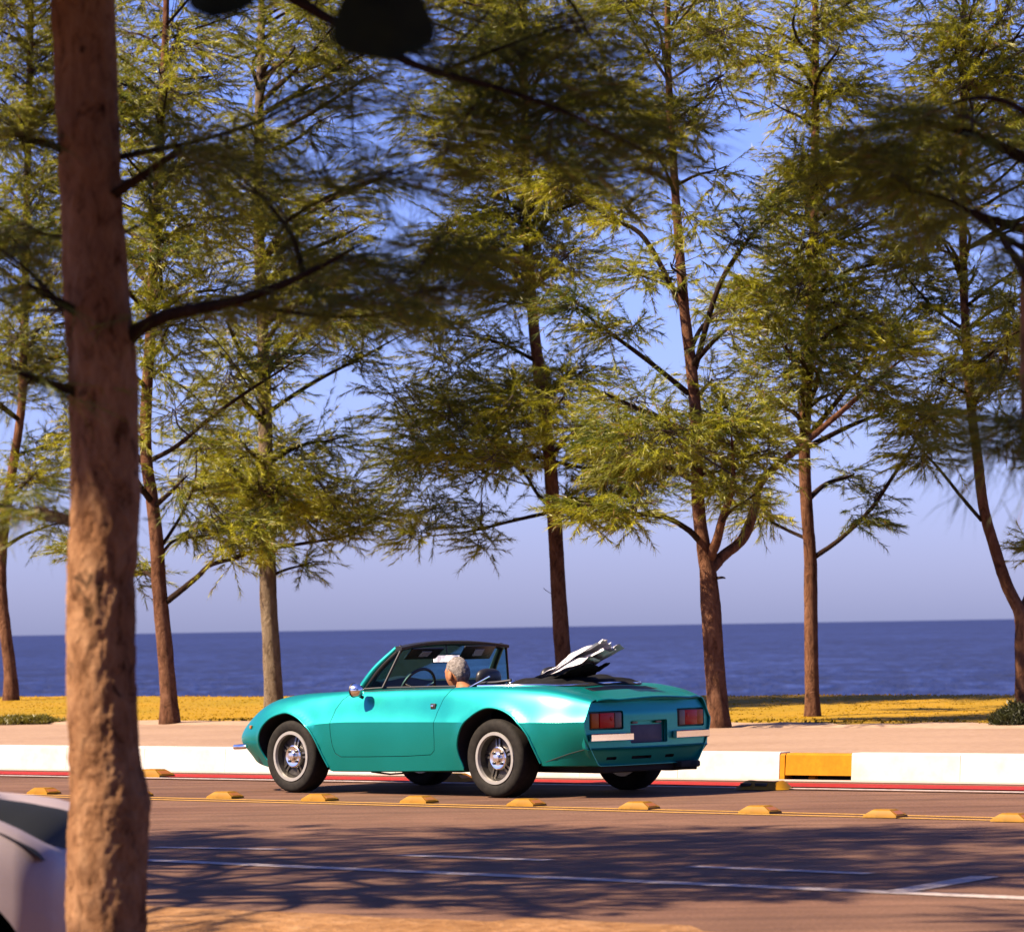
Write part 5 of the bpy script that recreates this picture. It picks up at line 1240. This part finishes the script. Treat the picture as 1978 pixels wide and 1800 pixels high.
# hair: cap over crown, back and sides, uneven
P = []
for i in range(30):
    t = i / 29.0; row = []
    for j in range(61):
        ph = 2 * math.pi * j / 60
        face = 0.5 + 0.5 * math.cos(ph)           # 1 at the face
        lim = math.pi * (.70 - .40 * face ** 1.4) if face > .25 else math.pi * (.70)
        if .25 < face < .62: lim = math.pi * (.56 - .1 * (face - .25) / .37 * 1.6)
        th = lim * t
        k = 1.075 + .05 * mnoise.noise(Vector((math.cos(ph) * 3.2, math.sin(ph) * 3.2, th * 3.4))) + .03 * mnoise.noise(Vector((math.cos(ph) * 9, math.sin(ph) * 9, th * 8))) - .10 * max(0, t - .9) / .1
        row.append(HC + head_pt(th, ph, k) + Vector((-.006, 0, .004)))
    P.append(row)
MB().grid(P).build('hair', M['hair_grey'], dr, 80, fix=False)

# ------------------------------------------------------------------ silver car parked on the verge at the left edge, its tail behind the near trunk
sp = np.array([-2.02, 14.62, 0.0])
s_, t_ = to_st(sp); GZ = -0.285
sc_ = empty('parked_car', (sp[0], sp[1], GZ))
sc_.rotation_euler = (0, 0, math.atan2(.10, -1.0))      # nose to the left, its flank towards the camera
tag(sc_, 'silver lilac car parked at the lower left edge behind the near trunk', 'car')
SIL = M['silver_paint']
# x forward from the rear axle
bw = pch([-.47, -.42, -.3, 0, .6, 1.8, 2.6, 3.0, 3.2, 3.3], [.55, .70, .78, .81, .82, .82, .80, .72, .60, .45])
bt = pch([-.47, -.44, -.38, -.15, .3, 1.7, 2.1, 2.7, 3.1, 3.3], [.60, .70, .775, .885, .925, .94, .92, .84, .72, .60])
bb = pch([-.47, -.35, 0, 2.4, 3.0, 3.3], [.36, .28, .24, .24, .26, .36])
full = []
for u in np.concatenate([np.linspace(-.47, -.3, 14), np.linspace(-.3, 2.9, 40)[1:], np.linspace(2.9, 3.3, 10)[1:]]):
    V, t, b = bw(u), bt(u), bb(u); row = []
    for i in range(10): row.append((V * .80 * i / 10, t + (.02 if u > 2.2 else -.09 * min(1, max(0, (u + .45) / .2))) * (1 - (i / 10) ** 2)))
    for i in range(12): row.append(bez((V * .80, t), (V * .93, t), (V, t - .06), (V, t - .20), i / 12.0))
    for i in range(10): row.append(bez((V, t - .20), (V + .005, .52), (V, .42), (V * .95, b), i / 9.0))
    row.append((0, b))
    full.append([(u, v, w) for v, w in row] + [(u, -v, w) for v, w in row[1:-1]][::-1])
nr = len(full[0]); mb = MB(); mb.v = [p for r__ in full for p in r__]
mb.f = [(i * nr + j, i * nr + (j + 1) % nr, (i + 1) * nr + (j + 1) % nr, (i + 1) * nr + j) for i in range(len(full) - 1) for j in range(nr)] + [tuple(range(nr)), tuple((len(full) - 1) * nr + j for j in range(nr))[::-1]]
mb.m = [0] * len(mb.f)
pbd = link('body', mb.mesh('body', None, True), None, SIL)
def arch(u0, r__): return [(u0 + r__ * math.cos(a), .30 + r__ * math.sin(a)) for a in np.linspace(-.6, math.pi + .6, 40)]
cu = [tmp(MB().prism(arch(u0, .36), 1, .52 * sg, 1.2 * sg), BL) for u0 in (0.0, 2.45) for sg in (1, -1)]
pbd = boolean(pbd, cu); drop(cu); finish(pbd.data, 28); pbd.parent = sc_
# glasshouse: dark glass with silver roof
gl = [(-.40, .765, .60), (-.36, .83, .58), (-.28, .868, .54), (-.16, .895, .50), (.10, .955, .48), (.50, 1.18, .56), (1.1, 1.34, .55), (1.55, 1.30, .55), (2.15, .90, .60)]
P = []
for (u, w, hw) in [(p[0], p[2], q[1]) for p, q in zip(smooth_path([(a, 0, b) for a, b, c in gl], 5), smooth_path([(a, c, b) for a, b, c in gl], 5))]:
    zb = bt(u) - .03; row = []
    for i in range(9): row.append((u, .74 - .0 + (hw - .74) * (i / 8.0), zb + (w - .05 - zb) * (i / 8.0)))
    for i in range(1, 6): row.append((u, hw * (1 - i / 5.0), w - .05 + .05 * math.sin(i / 5.0 * math.pi / 2)))
    P.append(row + [(x_, -y_, z_) for x_, y_, z_ in row[:-1]][::-1])
MB().grid(P).build('window', M['dark_glass_solid'] if 'dark_glass_solid' in M else mat('tinted_window', (.014, .015, .010), .65, Specular_IOR_Level=.1), sc_, 60, fix=False)
P2 = [[(x_, y_ * 1.01, z_ + .012) for x_, y_, z_ in row[8:-8]] for row in P[27:37]]
MB().grid(P2).build('roof', SIL, sc_, 60, fix=False)
for u0 in (0.0, 2.45):
    for sg in (1, -1):
        Mw = Matrix.Translation((u0, sg * .70, .30)) @ (Matrix.Identity(4) if sg > 0 else Matrix.Rotation(math.pi, 4, 'Z'))
        w_ = MB().lathe([(-.09, .19), (-.1, .25), (-.08, .30), (.08, .30), (.1, .25), (.085, .19)], 48, 0, Mw, True).build('wheel', M['tyre_rubber'], sc_, 40)
        MB().lathe([(-.08, .19), (.07, .19), (.075, .17), (.04, .12), (.06, .05), (.06, .01)], 36, 0, Mw).build('rim', M['wheel_rim'], w_, 30)
for sg in (1, -1):
    MB().box((-.468, sg * .44, .60), (.03, .16, .10), rz=sg * -.1, bev=.015).build('tail_light', M['red_lens'], sc_, 30)
MB().tube(smooth_path([(-.34, .765, .40), (-.42, .70, .40), (-.475, .4, .40), (-.49, 0, .40), (-.475, -.4, .40), (-.42, -.70, .40), (-.34, -.765, .40)], 4), .035, 8).build('bumper', SIL, sc_, 60)
